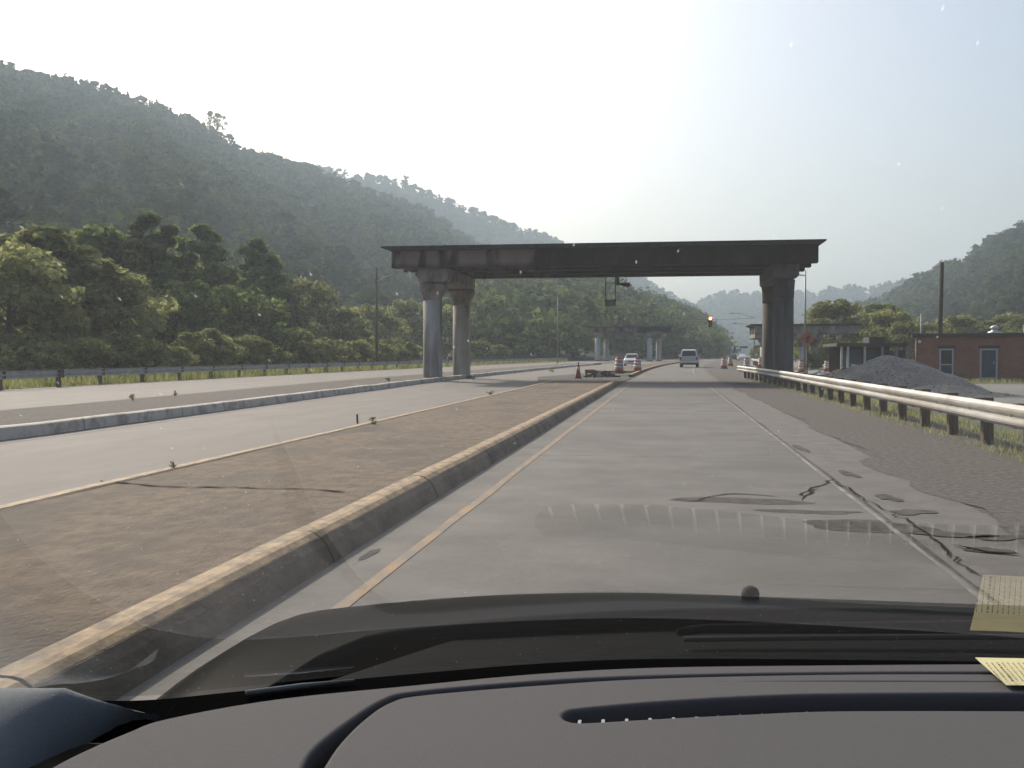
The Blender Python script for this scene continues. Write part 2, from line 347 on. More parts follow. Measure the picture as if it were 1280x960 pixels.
# second median with the pale kerb
s2 = sweep('far_median', [(0, 0), (0, .16), (-3.4, .16), (-3.4, 0)], ysamp(-15, 140), lambda y: kb(y) - .17 + xc(y), M['gravel'], kind='structure')
thk = thing('kerb', 'pale broken kerb along the gravel median with concrete columns', 'kerb')
j = 0; y0 = -12
while y0 < 130:
    L_ = R.choice([3, 3, 4]); ys = [y0 + .02 + k * (L_ - .04) / 6 for k in range(7)]
    sweep('kerb_stone', [(-.168, 0), (.03, 0), (.01, .19), (-.03, .21), (-.168, .21)], ys, lambda y: kb(y) + xc(y), M['kerbwhite'], thk, wob=.014, seed=j)
    j += 1; y0 += L_
# road wear: cracks, patches
def crack(name, pts, wd, z, m, seed=0, kind='structure'):
    rr = random.Random(seed); P = [Vector((a[0], a[1])) for a in pts]; Q = []
    for a, b in zip(P, P[1:]):
        n = max(2, int((b - a).length / .12))
        for k in range(n): Q.append(a.lerp(b, k / n) + Vector((rr.uniform(-.045, .045), rr.uniform(-.045, .045))))
    Q.append(P[-1]); vs = []; fs = []
    for i, p in enumerate(Q):
        d = (Q[min(i + 1, len(Q) - 1)] - Q[max(i - 1, 0)]).normalized(); nn = Vector((-d.y, d.x)) * wd * rr.uniform(.15, 1.2) * (1 if 0 < i < len(Q) - 1 else .1)
        vs += [(p.x - nn.x, p.y - nn.y, z), (p.x + nn.x, p.y + nn.y, z)]
    for i in range(len(Q) - 1): fs.append((2 * i, 2 * i + 1, 2 * i + 3, 2 * i + 2))
    me = bpy.data.meshes.new(name); me.from_pydata(vs, [], fs); me.update(); o = link(name, me, m); o['kind'] = kind; return o
P_ = lambda x, y, z=0: tuple(gz(x, y, z)[:2])
crack('road_crack', [P_(862, 628), P_(905, 617), P_(940, 619), P_(1000, 621), P_(1018, 610), P_(1042, 599)], .018, .0050, M['tar'], 1)
crack('road_crack', [P_(1018, 612), P_(1003, 622), P_(1003, 627)], .02, .0052, M['tar'], 2)
crack('road_crack', [P_(1040, 600), P_(1085, 628), P_(1140, 655), P_(1180, 690), P_(1225, 720)], .014, .0095, M['tar'], 3)
crack('road_crack', [P_(1195, 683), P_(1240, 690), P_(1275, 694)], .03, .009, M['tar'], 8)
blob('road_patch', gz(1235, 688).x, gz(1235, 688).y, .16, .10, .003, M['patch'], 9)
blob('road_patch', gz(1085, 658).x, gz(1085, 658).y, .5, .3, .0022, M['patch'], 10)
blob('road_patch', gz(925, 626).x, gz(925, 626).y, .62, .20, .0022, M['patch'], 11)
for i_, (px_, py_, rx_, ry_) in enumerate(((1190, 668, .30, .12), (1255, 672, .25, .10), (1140, 640, .16, .16), (1110, 622, .10, .2), (1060, 592, .08, .3), (1000, 560, .07, .5), (1010, 640, .35, .12))):
    blob('road_patch', gz(px_, py_).x, gz(px_, py_).y, rx_, ry_, .0026, M['patch'], 30 + i_, amp=.6)
blob('road_patch', gz(930, 480).x, gz(930, 480).y, .5, 3, .0022, M['patch'], 12)
crack('road_crack', [P_(120, 597, .2), P_(200, 604, .2), P_(290, 605, .2), P_(380, 607, .2), P_(432, 611, .2)], .03, .172, M['tar'], 6)
crack('road_crack', [P_(640, 500, .17), P_(700, 499, .17)], .05, .172, M['tar'], 7)
blob('road_patch', gz(462, 693).x, gz(462, 693).y, .035, .2, .003, M['patch'], 15)
for yy in (13.6, 19.7, 25.8, 31.9, 38, 44.1): crack('slab_joint', [(-2.1, yy), (1.78, yy)], .008, .0032, M['tar'], int(yy))

# ------------------------------------------------------------ guardrails
def wbeam(zc, t=.004):
    pr = [(0, -.156), (-.02, -.15), (-.075, -.105), (-.08, -.075), (-.075, -.05), (-.01, -.015), (-.01, .015), (-.075, .05), (-.08, .075), (-.075, .105), (-.02, .15), (0, .156)]
    return [(a, zc + b) for a, b in pr] + [(a + .012, zc + b) for a, b in reversed(pr)]
def guardrail(label, X, y0, y1, side, zc, post, mrail, mpost, endcap=True, sp=1.905):
    th = thing('guardrail', label, 'guardrail')
    pr = [(-side * a if side < 0 else a, b) for a, b in wbeam(zc)]
    y = y0
    while y < y1 - .1:
        e = min(y + 3.81, y1); ys = [y + .003, (y + e) / 2, e + .05 if e < y1 else e]
        o = sweep('rail', pr, ys, X, mrail, th)
        y = e
    if endcap:     # flared end shoe
        bm = bmesh.new(); n = 12
        for z0, z1 in ((zc - .17, zc + .17),):
            pts = [(X(y1) - side * .0 - .05 * 1 + .16 * sin(a * .9), y1 + .28 * sin(a)) for a in [k * pi / 2 / 6 * 1.6 for k in range(7)]]
            a_ = [bm.verts.new((p[0], p[1], z0)) for p in pts]; b_ = [bm.verts.new((p[0], p[1], z1)) for p in pts]
            for i in range(6): bm.faces.new((a_[i], a_[i + 1], b_[i + 1], b_[i]))
        o = obj('end_shoe', bm, mrail, th, True); s = o.modifiers.new('s', 'SOLIDIFY'); s.thickness = .006
    y = y0 + .9; first = None
    while y < y1:
        x = X(y)
        if first is None:
            a = obj('post', box(-.075, .075, -.08, .08, -.5, zc + .17), mpost, th, bevel=.008)
            bb = obj('spacer_block', box(-.075, .075, -.07, .07, zc - .17, zc + .165), mpost, th, bevel=.006)
            bt = obj('bolt', lathe([(.018, 0), (.018, .01), (.01, .018)], 8), mrail, th); bt.rotation_euler = (0, -pi / 2 * side, 0)
            first = (a, bb, bt); a0, b0, t0 = first
        else:
            a0 = first[0].copy(); b0 = first[1].copy(); t0 = first[2].copy()
            for q in (a0, b0, t0): col.objects.link(q)
        a0.location = (x + side * .245, y, 0); a0.rotation_euler = (0, R.uniform(-.02, .02), 0)
        b0.location = (x + side * .092, y, 0); t0.location = (x - side * .012, y, zc)
        y += sp
    return th
XR = lambda y: 4.55 + (0 if y < 40 else -.45 * ((y - 40) / 22) ** 1.5)
guardrail('bright galvanised guardrail on timber posts along the right shoulder', XR, 6, 62, 1, .53, True, M['galv'], M['wood'])
XL = lambda y: -25.3 + xc(y) + (.4 if y < 40 else 0)
guardrail('long dull guardrail along the far side below the roadside trees', XL, 8, 200, -1, .56, True, M['galvdull'], M['wood'], endcap=False, sp=3.81)
guardrail('distant guardrail at the right of the road past the overpass', lambda y: xc(y) + 9.2, 110, 170, 1, .55, True, M['galvdull'], M['wood'], endcap=False, sp=3.81)

# ------------------------------------------------------------ overpasses
def xat(px, Y): return gy(px, 443, Y).x
def overpass(label, name, Y0, Y1, zt, xl, xr, cols, zu, colr=.5, group=None, baseZ=0, bmat=None, flare=None):
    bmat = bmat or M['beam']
    th = thing(name, label, 'overpass', group=group)
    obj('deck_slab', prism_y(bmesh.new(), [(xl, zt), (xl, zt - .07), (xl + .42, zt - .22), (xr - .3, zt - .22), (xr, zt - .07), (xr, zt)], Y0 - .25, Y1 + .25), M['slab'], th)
    zl = zt - 1.08
    g0 = xl + .48; g1 = xr - .32
    ng = 4; gw = .55
    for i in range(ng):
        ya = Y0 + (Y1 - Y0 - gw) * i / (ng - 1)
        bm = prism_y(bmesh.new(), [(g0, zl), (g1, zl), (g1, zt - .222), (g0, zt - .222)], ya, ya + gw)
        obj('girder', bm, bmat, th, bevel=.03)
    xsn = sorted(set(round(c[0] / 2.6) for c in cols))
    grp = []
    for c in sorted(cols):
        if grp and abs(grp[-1][-1][0] - c[0]) < 4.0: grp[-1].append(c)
        else: grp.append([c])
    for g in grp:
        mx_ = sum(c[0] for c in g) / len(g); hw = max(abs(c[0] - mx_) for c in g) + .58
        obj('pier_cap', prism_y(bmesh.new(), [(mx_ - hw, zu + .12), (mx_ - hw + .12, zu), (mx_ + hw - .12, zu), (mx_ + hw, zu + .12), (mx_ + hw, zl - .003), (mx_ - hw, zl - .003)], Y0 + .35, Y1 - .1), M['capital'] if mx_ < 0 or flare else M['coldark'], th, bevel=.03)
    bm = bmesh.new()
    k = g0 + .6
    while k < g1:
        bx(bm, k, k + .09, Y0 - .07, Y0 - .002, zl + .05, zt - .24); k += 1.9
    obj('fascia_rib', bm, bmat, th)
    for cx, cy in cols:
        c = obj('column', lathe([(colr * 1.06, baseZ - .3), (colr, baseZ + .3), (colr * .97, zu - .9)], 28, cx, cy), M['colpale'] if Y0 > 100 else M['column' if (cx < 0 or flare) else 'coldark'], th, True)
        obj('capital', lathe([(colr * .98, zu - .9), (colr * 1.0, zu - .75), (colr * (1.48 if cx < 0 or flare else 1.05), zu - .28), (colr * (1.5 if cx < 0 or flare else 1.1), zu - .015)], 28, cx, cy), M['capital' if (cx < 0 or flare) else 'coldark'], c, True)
        obj('footing', lathe([(colr * 1.25, baseZ - .3), (colr * 1.25, baseZ + .1), (colr * 1.07, baseZ + .14)], 28, cx, cy), M['gravel'], c)
    return th
Y0 = 50.3
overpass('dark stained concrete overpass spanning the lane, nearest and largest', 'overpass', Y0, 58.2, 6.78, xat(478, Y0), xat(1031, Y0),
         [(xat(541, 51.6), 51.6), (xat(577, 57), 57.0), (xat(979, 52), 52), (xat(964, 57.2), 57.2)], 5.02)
YB = 205
overpass('distant overpass section on paired columns, left of the road', 'overpass', YB, YB + 9, 6.9, xat(735, YB), xat(840, YB),
         [(xat(747, YB + 1), YB + 1), (xat(758, YB + 7), YB + 7), (xat(812, YB + 1), YB + 1), (xat(823, YB + 2), YB + 7)], 5.5, .55)
YC = 118
overpass('distant overpass section behind the orange diamond sign, right of the road', 'overpass', YC, YC + 8, 4.75, xat(938, YC), xat(1078, YC),
         [(xat(955, YC + 1), YC + 1), (xat(960, YC + 6), YC + 6), (xat(1004, YC + 1), YC + 1), (xat(1018, YC + 6), YC + 6)], 3.1, .45, bmat=M['capital'], flare=True)

# ladder-like signal bracket under the deck
sb = thing('signal_bracket', 'black ladder shaped bracket hanging under the overpass beam', 'bracket', (0, 0, 0))
YS = 57.9; x0 = xat(757, YS); x1 = xat(769, YS)
zt_, zb_ = 5.78, gy(763, 383, YS).z
bm = bmesh.new()
for x in (x0, x1): bx(bm, x - .025, x + .025, YS - .03, YS + .03, zb_, zt_)
obj('side_rail', bm, M['black'], sb)
for zz in (zt_ - .42, zb_ + .34):
    obj('rung', box(x0 + .026, x1 - .026, YS - .02, YS + .02, zz - .02, zz + .02), M['black'], sb)
obj('back_plate', box(x0 + .03, x1 - .03, YS + .03, YS + .05, zb_ + .02, zb_ + .33), M['steel'], sb)
sg = thing('traffic_signal', 'black traffic signal hung sideways beside the ladder bracket under the beam', 'traffic signal')
za = gy(780, 356, YS).z; xa = xat(787, YS); bm = bmesh.new()
prism_y(bm, [(xat(773, YS), za + .1), (xa, za + .12), (xa, za - .05), (xat(785, YS), za - .14), (xat(778, YS), za - .06), (xat(773, YS), za)], YS - .15, YS + .15)
obj('housing', bm, M['black'], sg, bevel=.02)
obj('hanger', box(xat(770, YS), xat(774, YS), YS - .05, YS + .05, za - .02, zt_ + .0), M['black'], sg)
obj('lens', lathe([(.09, 0), (.07, .03), (.0, .04)], 12), M['darkglass'], sg, True).matrix_world = Matrix.Translation((xat(780, YS), YS - .15, za + .02)) @ Matrix.Rotation(pi / 2, 4, 'X')

# ------------------------------------------------------------ traffic cones, drums and clutter
def make_drum():
    th = thing('traffic_drum', 'x', 'traffic drum')
    obj('base', lathe([(.36, 0), (.36, .05), (.30, .09)], 20), M['rubber'], th, True)
    prof = [(.29, .08), (.285, .30), (.27, .31), (.265, .52), (.255, .53), (.25, .74), (.235, .75), (.225, .96), (.2, 1.0)]
    obj('body', lathe(prof, 20), M['orange'], th, True)
    for z0, r in ((.32, .2705), (.54, .2575), (.76, .238)):
        obj('reflective_band', lathe([(r + .003, z0), (r - .003, z0 + .15)], 20), M['band'], th, True)
    obj('handle', box(-.1, .1, -.02, .02, 1.0, 1.06), M['orange'], th)
    return th
drums = [(774, 64.5, .15, 'dark orange striped drum on the island, left of the oncoming car'),
         (797, 75, .1, 'orange striped drum just in front of the white oncoming car'),
         (905, 100, 0, 'orange and white drum right of the pickup truck, nearer of the pair'),
         (913, 122, 0, 'orange and white drum right behind another drum, right of the pickup'),
         (933.5, 95, 0, 'orange and white drum just beyond the end of the guardrail'),
         (951, 110, 0, 'orange drum peeking out at the left of the right hand column'),
         (1002, 92, -.2, 'orange drum at the foot of the diamond sign post'),
         (1034, 100, -.25, 'orange drum in the yard behind the pale rubble'),
         (1049, 108, -.25, 'small orange drum by the corner post of the blue shed')]
dr0 = make_drum()
for i, (px, Y, z, lb) in enumerate(drums):
    o = dr0 if i == 0 else copy_tree(dr0)
    o.location = (xat(px, Y), Y, z); o.rotation_euler.z = R.uniform(0, 6); o['label'] = lb; o['group'] = 'orange construction drums'
cn = thing('traffic_cone', 'faded orange traffic cone on the dark patch of the median', 'traffic cone', (xat(723, 56), 56, .04))
obj('base', box(-.2, .2, -.2, .2, 0, .035), M['rubber'], cn, bevel=.01)
obj('cone_body', lathe([(.155, .036), (.03, .88), (.02, .9)], 20), M['orange'], cn, True)
obj('reflective_band', lathe([(.098, .48), (.075, .62)], 20), M['band'], cn, True)
ss = thing('sign_stand', 'small low wooden sign stand on the island beside the cone', 'stand', (xat(738, 58), 58, .04))
for x in (-.22, .22): obj('leg', box(x - .05, x + .05, -.05, .05, 0, .42), M['wood'], ss)
obj('panel', box(-.3, .3, -.07, -.052, .25, .45), M['signorange'], ss)
def heap(name, label, cat, cx, cy, rx, ry, h, z0, m, seed, n=48, rocks=0, rs=.08, power=1.0, asym=0):
    th = thing(name, label, cat, (cx, cy, z0)); rr = random.Random(seed); bm = bmesh.new(); rings = []
    from mathutils import noise
    K = 22
    for j in range(K + 1):
        t = j / K; ring = []
        for i in range(n):
            a = 2 * pi * i / n; k = 1 + .1 * sin(2 * a + seed) + .07 * sin(3 * a + 2 * seed)
            x = rx * t * k * cos(a) + asym * t * (1 - t); y = ry * t * k * sin(a)
            hh = h * (max(0, 1 - t ** (1.0 * power + .35)) ** 1.12)
            hh += noise.noise(Vector((x * .9, y * .9, seed))) * .14 * h * min(1, 3 * (1 - t)) + noise.noise(Vector((x * 5, y * 5, seed))) * .03 * h
            ring.append(bm.verts.new((x, y, hh - .02 * t - (.1 if j == K else 0))))
        rings.append(ring)
    for a, b in zip(rings, rings[1:]):
        for i in range(n): bm.faces.new((a[i], b[i], b[(i + 1) % n], a[(i + 1) % n]))
    bmesh.ops.remove_doubles(bm, verts=bm.verts, dist=.0005)
    obj('heap', bm, m, th, True)
    bm = bmesh.new()
    for _ in range(rocks):
        t = rr.random() ** .5 * 1.12; a = rr.uniform(0, 2 * pi); x = rx * t * cos(a) + asym * t * (1 - t); y = ry * t * sin(a); zz = h * max(0, 1 - t ** (power + .35)) ** 1.12
        s = rs * rr.uniform(.4, 1.3); mt = Matrix.Translation((x, y, zz)) @ Matrix.Rotation(rr.uniform(0, 6), 4, Vector((rr.random(), rr.random(), rr.random())).normalized())
        r = bmesh.ops.create_icosphere(bm, subdivisions=1, radius=s, matrix=mt)
        for v in r['verts']: v.co += Vector((rr.uniform(-1, 1), rr.uniform(-1, 1), rr.uniform(-1, 1))) * s * .3
    o = obj('loose_stones', bm, m, th); o['kind'] = 'stuff'
    return th
heap('debris_heap', 'low dark heap of broken asphalt between cone and drum', 'debris heap', xat(752, 60), 60, .95, .8, .38, .03, M['asphalt'], 4, rocks=120, rs=.09)
heap('gravel_pile', 'large cone of grey crushed stone behind the guardrail', 'gravel pile', xat(1113, 47), 47, 3.9, 3.6, 1.62, -.33, M['stone'], 2, rocks=500, rs=.035, asym=.6)
heap('gravel_pile', 'low grey spill of crushed stone right of the large cone', 'gravel pile', xat(1178, 44), 44, 3.0, 2.2, .45, -.33, M['stone'], 5, rocks=300, rs=.035)
heap('rubble_pile', 'whitish broken concrete rubble behind the guardrail, left of the gravel cone', 'rubble pile', xat(1026, 68), 68, 1.5, 1.0, .5, -.3, M['rubble'], 6, rocks=160, rs=.13)
heap('rubble_pile', 'brown rubble beside the left foot of the gravel cone', 'rubble pile', xat(1056, 66), 66, 1.5, 1.1, .75, -.3, M['soil'], 8, rocks=160, rs=.14)
bk = thing('bucket', 'white bucket on top of the brown rubble', 'bucket', (xat(1068, 65), 65, .35))
obj('bucket_body', lathe([(.12, 0), (.16, .34), (.17, .35), (.17, .37)], 20), M['band'], bk, True)

# ------------------------------------------------------------ poles and signs
def tap(bm, x, y, z0, z1, r0, r1, n=10, lean=0): return tube(bm, [(x, y, z0), (x + lean, y, z1)], [r0, r1], n)
def lamp_post(label, px, Y, ytop, arm, gzz=-.3, r=.09, cat='street lamp', group=None):
    x = xat(px, Y); zt = gy(px, ytop, Y).z
    th = thing('street_lamp', label, cat, (x, Y, 0), group=group)
    obj('pole', tap(bmesh.new(), 0, 0, gzz, zt, r, r * .55), M['steel'], th, True)
    for (dx, dz, z0) in arm:
        n = 8; pts = [(dx * (k / n), 0, z0 + dz * sin(k / n * pi / 2) + 0) for k in range(n + 1)]
        a = obj('arm', tube(bmesh.new(), [(p[0], 0, p[2] + zt) for p in pts], .04), M['steel'], th, True)
        e = pts[-1]; s = 1 if dx > 0 else -1
        bm = lathe([(.03, -.12), (.13, -.1), (.16, 0), (.1, .08), (.02, .1)], 12)
        h = obj('lamp_head', bm, M['steel'], a, True); h.scale = (2.3, 1, .8); h.location = (e[0] + s * .25, 0, e[2] + zt)
    return th
lamp_post('grey street lamp with two long curved arms, beyond the right column', 943, 160, 395, [(-3.2, .75, -.3), (-2.7, .5, -1.6)], r=.13)
lamp_post('slim street lamp rising right beside the right column, short arm', 1006, 72, 338, [(-.6, .05, -.35)], r=.085)
lamp_post('pale street lamp between the gravel cone and the tall pole', 1151, 115, 392, [(-1.6, .9, 0)], r=.1)
lamp_post('street lamp standing among the trees left of the bracket', 697, 150, 372, [(-1.4, .4, 0)], r=.1)
ps = thing('utility_pole', 'thin bare utility pole before the roadside trees, left of the overpass', 'utility pole', (xat(471, 92), 92, 0))
obj('pole', tap(bmesh.new(), 0, 0, -.3, gy(471, 334, 92).z, .14, .09), M['wood'], ps, True)
obj('bracket_arm', tube(bmesh.new(), [(0, 0, 8.0), (.7, 0, 8.5), (1.5, 0, 8.7)], .035), M['steel'], ps, True)
pu = thing('utility_pole', 'tall dark utility pole rising behind the brick building', 'utility pole', (xat(1174, 80), 80, 0))
zt = gy(1176, 328, 80).z
obj('pole', tap(bmesh.new(), 0, 0, -.4, zt, .19, .14, lean=.12), M['darkpole'], pu, True)
obj('insulator', lathe([(.05, 0), (.07, .05), (.03, .12)], 10, .12, 0), M['pale'], pu).location.z = zt
# overhead wire
def wire(label, a, b, sag, r=.018):
    a = Vector(a); b = Vector(b); pts = [a.lerp(b, k / 20) - Vector((0, 0, sag * 4 * (k / 20) * (1 - k / 20))) for k in range(21)]
    return tag(obj('overhead_wire', tube(bmesh.new(), pts, r, 5), M['black']), label, 'overhead wire')
xs_, ys_ = pu.location.x, 80
wire('thin overhead wire sloping down left from the tall dark pole', (xs_ + .1, 80, zt - .1), (xat(1088, 140), 140, gy(1088, 356, 140).z), .6, .02)
wire('thin span wire carrying the lit traffic signal over the road', (xat(697, 150), 150, 9.3), (xat(943, 160), 160, 6.9), 1.2)
# diamond sign
YD = 70; xs = xat(1009, YD); zs = gy(1009, 423, YD).z
ds = thing('warning_sign', 'orange diamond warning sign on a post right of the right column', 'warning sign', (xs, YD, 0))
obj('post', box(-.04, .04, -.03, .03, -.3, zs + .3), M['wood'], ds)
bm = bmesh.new(); prism_y(bm, [(0, zs - .5), (.5, zs), (0, zs + .5), (-.5, zs)], -.06, -.04); obj('sign_panel', bm, M['signorange'], ds, bevel=.005)
bm = bmesh.new()
prism_y(bm, [(-.05, zs - .32), (.08, zs - .32), (.10, zs - .05), (.2, zs - .02), (.05, zs + .22), (-.16, zs - .02), (-.06, zs - .05)], -.068, -.062)
prism_y(bm, [(.12, zs + .1), (.22, zs + .05), (.16, zs + .2)], -.068, -.062)
obj('black_symbol', bm, M['black'], ds)
# lit traffic signal
def signal(label, px, py, Y, lit, s=1.0, hang=0.6):
    p = gy(px, py, Y); th = thing('traffic_signal', label, 'traffic signal', (p.x, Y, p.z))
    obj('housing', box(-.17 * s, .17 * s, 0, .2, -.85 * s, .2 * s), M['black'], th, bevel=.03)
    obj('hanger', box(-.02, .02, .08, .12, .2 * s, .2 * s + hang), M['black'], th)
    for k in range(3):
        o = obj('lens', lathe([(.125 * s, 0), (.1 * s, .03), (.02, .05)], 16), (M['litred'] if (k == 0 and lit) else M['darkglass']), th, True)
        o.rotation_euler = (pi / 2, 0, 0); o.location = (0, -.002, -k * .33 * s)
        v = bmesh.new(); n = 10
        a_ = [v.verts.new((.15 * s * cos(pi * i / n), -.16, .15 * s * sin(pi * i / n))) for i in range(n + 1)]; b_ = [v.verts.new((.15 * s * cos(pi * i / n), -.004, .15 * s * sin(pi * i / n))) for i in range(n + 1)]
        for i in range(n): v.faces.new((a_[i], a_[i + 1], b_[i + 1], b_[i]))
        vv = obj('visor', v, M['black'], th); vv.location.z = -k * .33 * s
    return th
M['litred'] = emis('lit_signal_lens', (1.0, .30, .06), 22)
signal('traffic signal with a glowing orange red light above the road', 888, 398, 150, True, 1.5, .1)
signal('small dark traffic signal far down the road over the lane', 918.5, 434, 260, False, 1.2, .6)
gs = gy(930, 434, 270)
gsn = thing('guide_sign', 'small green guide sign far down the road', 'road sign', (gs.x, 270, gs.z))
obj('sign_panel', box(-.95, .95, 0, .05, -.25, .25), mat('sign_green', (.02, .10, .06), None, rough=.5), gsn)
obj('post', box(-.05, .05, .055, .15, -gs.z, .2), M['steel'], gsn)

# ------------------------------------------------------------ buildings
YBd = 69; xb0 = xat(1145, YBd); GB = -.33
bd = thing('brick_building', 'low red brick building with dark flat roof, right of the gravel cone', 'building', (xb0, YBd, GB), -.215)
W_, D_, Hh = 22, 5.5, gy(1150, 421, YBd).z - GB
def px2x(px): return xat(px, YBd) - xb0
wz0 = gy(1180, 471, YBd).z - GB; wz1 = gy(1180, 436, YBd).z - GB
ops = [(px2x(1173.5), px2x(1190.5), max(.12, wz0), wz1), (px2x(1222), px2x(1243), max(.05, wz0 - .1), wz1)]
bm = bmesh.new(); cuts = [0] + [c for o_ in ops for c in o_[:2]] + [W_]
for i in range(0, len(cuts), 2): bx(bm, cuts[i], cuts[i + 1], 0, .3, -.3, Hh)
for a, b_, z0, z1 in ops: bx(bm, a, b_, 0, .3, z1, Hh); bx(bm, a, b_, 0, .3, -.3, z0)
bmesh.ops.remove_doubles(bm, verts=bm.verts, dist=.001)
bx(bm, 0, .3, .301, D_, -.3, Hh); bx(bm, W_ - .3, W_, .301, D_, -.3, Hh); bx(bm, .301, W_ - .301, D_ - .3, D_, -.3, Hh)
obj('wall', bm, M['brick'], bd)
rf = obj('roof', box(-.25, W_ + .25, -.25, D_ + .25, Hh + .003, Hh + .2), M['fascia'], bd)
bm = lathe([(.42, 0), (.42, .12), (.2, .2), (.2, .32), (.3, .36), (.22, .5), (.05, .56)], 20)
v_ = obj('roof_vent', bm, M['pale'], rf, True); v_.location = (px2x(1243), 2.5, Hh + .2)
for k, (a, b_, z0, z1) in enumerate(ops):
    nm = 'window' if k == 0 else 'door'
    d = thing(nm, None, None); d.parent = bd; 
    bpy.data.objects.remove(d)
    bm = bmesh.new(); f = .09
    bx(bm, a, a + f, -.04, .12, z0, z1); bx(bm, b_ - f, b_, -.04, .12, z0, z1); bx(bm, a + f, b_ - f, -.04, .12, z1 - f, z1); bx(bm, a + f, b_ - f, -.04, .12, z0, z0 + f * .8)
    if k == 0: bx(bm, a + f, b_ - f, -.03, .12, z0 + .42 * (z1 - z0), z0 + .42 * (z1 - z0) + .07)
    fr = obj(nm, bm, M['frame'], bd)
    if k == 0:
        obj('pane', box(a + f, b_ - f, .05, .07, z0 + .42 * (z1 - z0) + .07, z1 - f), M['darkglass'], fr)
        obj('blue_panel', box(a + f, b_ - f, .04, .07, z0 + f * .8, z0 + .42 * (z1 - z0)), M['bluedoor'], fr)
    else:
        dl = obj('door_leaf', box(a + f, b_ - f, .05, .09, z0 + f * .8, z1 - f), M['bluedoor'], fr)
        obj('handle', box(b_ - f - .14, b_ - f - .09, .0, .05, z0 + .95, z0 + 1.08), M['pale'], fr)
    obj('lintel', box(a - .12, b_ + .12, -.03, .0 - .002, z1 + .02, z1 + .2), M['fascia'], fr)
obj('wall_lamp', box(.12, .3, -.22, -.005, Hh - .4, Hh - .22), M['lamp'], bd, bevel=.03)
obj('roof_box', box(px2x(1276), px2x(1276) + .9, .6, 1.4, Hh + .21, Hh + .75), M['pale'], bd, bevel=.03)
strip('lawn', lambda y: xat(1190, y) - xc(y), 60, 60, 69.2, -.296, M['grassyard'], jit=.15)
# blue open shed
YE = 70.6; e0 = xat(1051, YE); e1 = xb0 - .27
sh = thing('shed', 'low open sided shed with blue panels, left of the brick building', 'shed')
ztp = gy(1100, 433, YE).z
obj('roof', box(e0 - .3, e1, YE - .3, YE + 6, ztp, ztp + .22), M['fascia'], sh)
obj('roof_box', box(xat(1086, YE), xat(1107, YE), YE, YE + 2, ztp + .221, ztp + .62), M['fascia'], sh)
for px in (1052, 1060, 1081, 1103, 1121, 1137):
    x = xat(px, YE); obj('post', box(x - .07, x + .07, YE - .07, YE + .07, -.35, ztp), M['frame' if px < 1100 else 'steel'], sh)
obj('back_wall', box(e0, e1, YE + 5, YE + 5.1, -.35, ztp), M['fascia'], sh)
for a, b_ in ((1053, 1080), (1083, 1102), (1104, 1120), (1122, 1136)):
    obj('wall_panel', box(xat(a, YE) + .08, xat(b_, YE) - .02, YE + .8, YE + .85, .25, ztp - .25), M['bluepanel'], sh)

# ------------------------------------------------------------ vehicles
def wheel(th, x, y, r=.36, wd=.22):
    t = obj('wheel', lathe([(r * .75, -wd / 2), (r, -wd / 2 + .03), (r, wd / 2 - .03), (r * .75, wd / 2)], 24), M['rubber'], th, True)
    t.rotation_euler = (0, pi / 2, 0); t.location = (x, y, r)
    obj('rim', lathe([(r * .6, -wd / 2 - .005), (r * .6, wd / 2 + .005)], 16), M['pale'], t)
def pickup(label, X, Y, rz):
    th = thing('pickup_truck', label, 'pickup truck', (X, Y, 0), rz)   # nose +Y
    bm = bmesh.new()
    prism_x(bm, [(0, .5), (0, 1.15), (2.0, 1.18), (4.1, 1.12), (5.0, 1.02), (5.15, .55), (4.6, .42), (.4, .42)], -.95, .95)
    obj('body', bm, M['silver'], th, bevel=.07, seg=3)
    bm = bmesh.new(); prism_x(bm, [(.12, 1.14), (.42, 1.8), (1.0, 1.86), (3.1, 1.84), (4.0, 1.14)], -.88, .88, -.70, .70, 1.85, 1.14)
    cb = obj('cabin', bm, M['silver'], th, bevel=.06, seg=3)
    bm = bmesh.new(); a = [bm.verts.new(p) for p in ((-.72, .14, 1.2), (.72, .14, 1.2), (.62, .37, 1.7), (-.62, .37, 1.7))]; bm.faces.new(a)
    for v in a: v.co.y -= .025
    obj('rear_window', bm, M['darkglass'], cb)
    for s in (-1, 1):
        bm = bmesh.new(); a = [bm.verts.new(p) for p in ((s * .885, .5, 1.2), (s * .885, 3.6, 1.2), (s * .76, 3.1, 1.72), (s * .76, .75, 1.72))]; bm.faces.new(a); obj('side_window', bm, M['darkglass'], cb)
        obj('tail_lamp', box(min(s * .93, s * .76), max(s * .93, s * .76), -.03, .02, .78, 1.1), M['tail'], th, bevel=.01)
        obj('mirror', box(min(s * .97, s * 1.17), max(s * .97, s * 1.17), 3.25, 3.4, 1.15, 1.35), M['silver'], th, bevel=.03)
        for y in (1.0, 4.1): wheel(th, s * .82, y, .38, .24)
    obj('bumper', box(-.9, .9, -.16, -.01, .45, .66), M['pale'], th, bevel=.04)
    obj('licence_plate', box(-.17, .17, -.175, -.165, .5, .62), M['frame'], th)
    obj('underbody', box(-.7, .7, .3, 4.8, .28, .418), M['black'], th)
    return th
pickup('silver pickup truck with dark rear window driving ahead in our lane', xat(861, 107), 107, -.05)
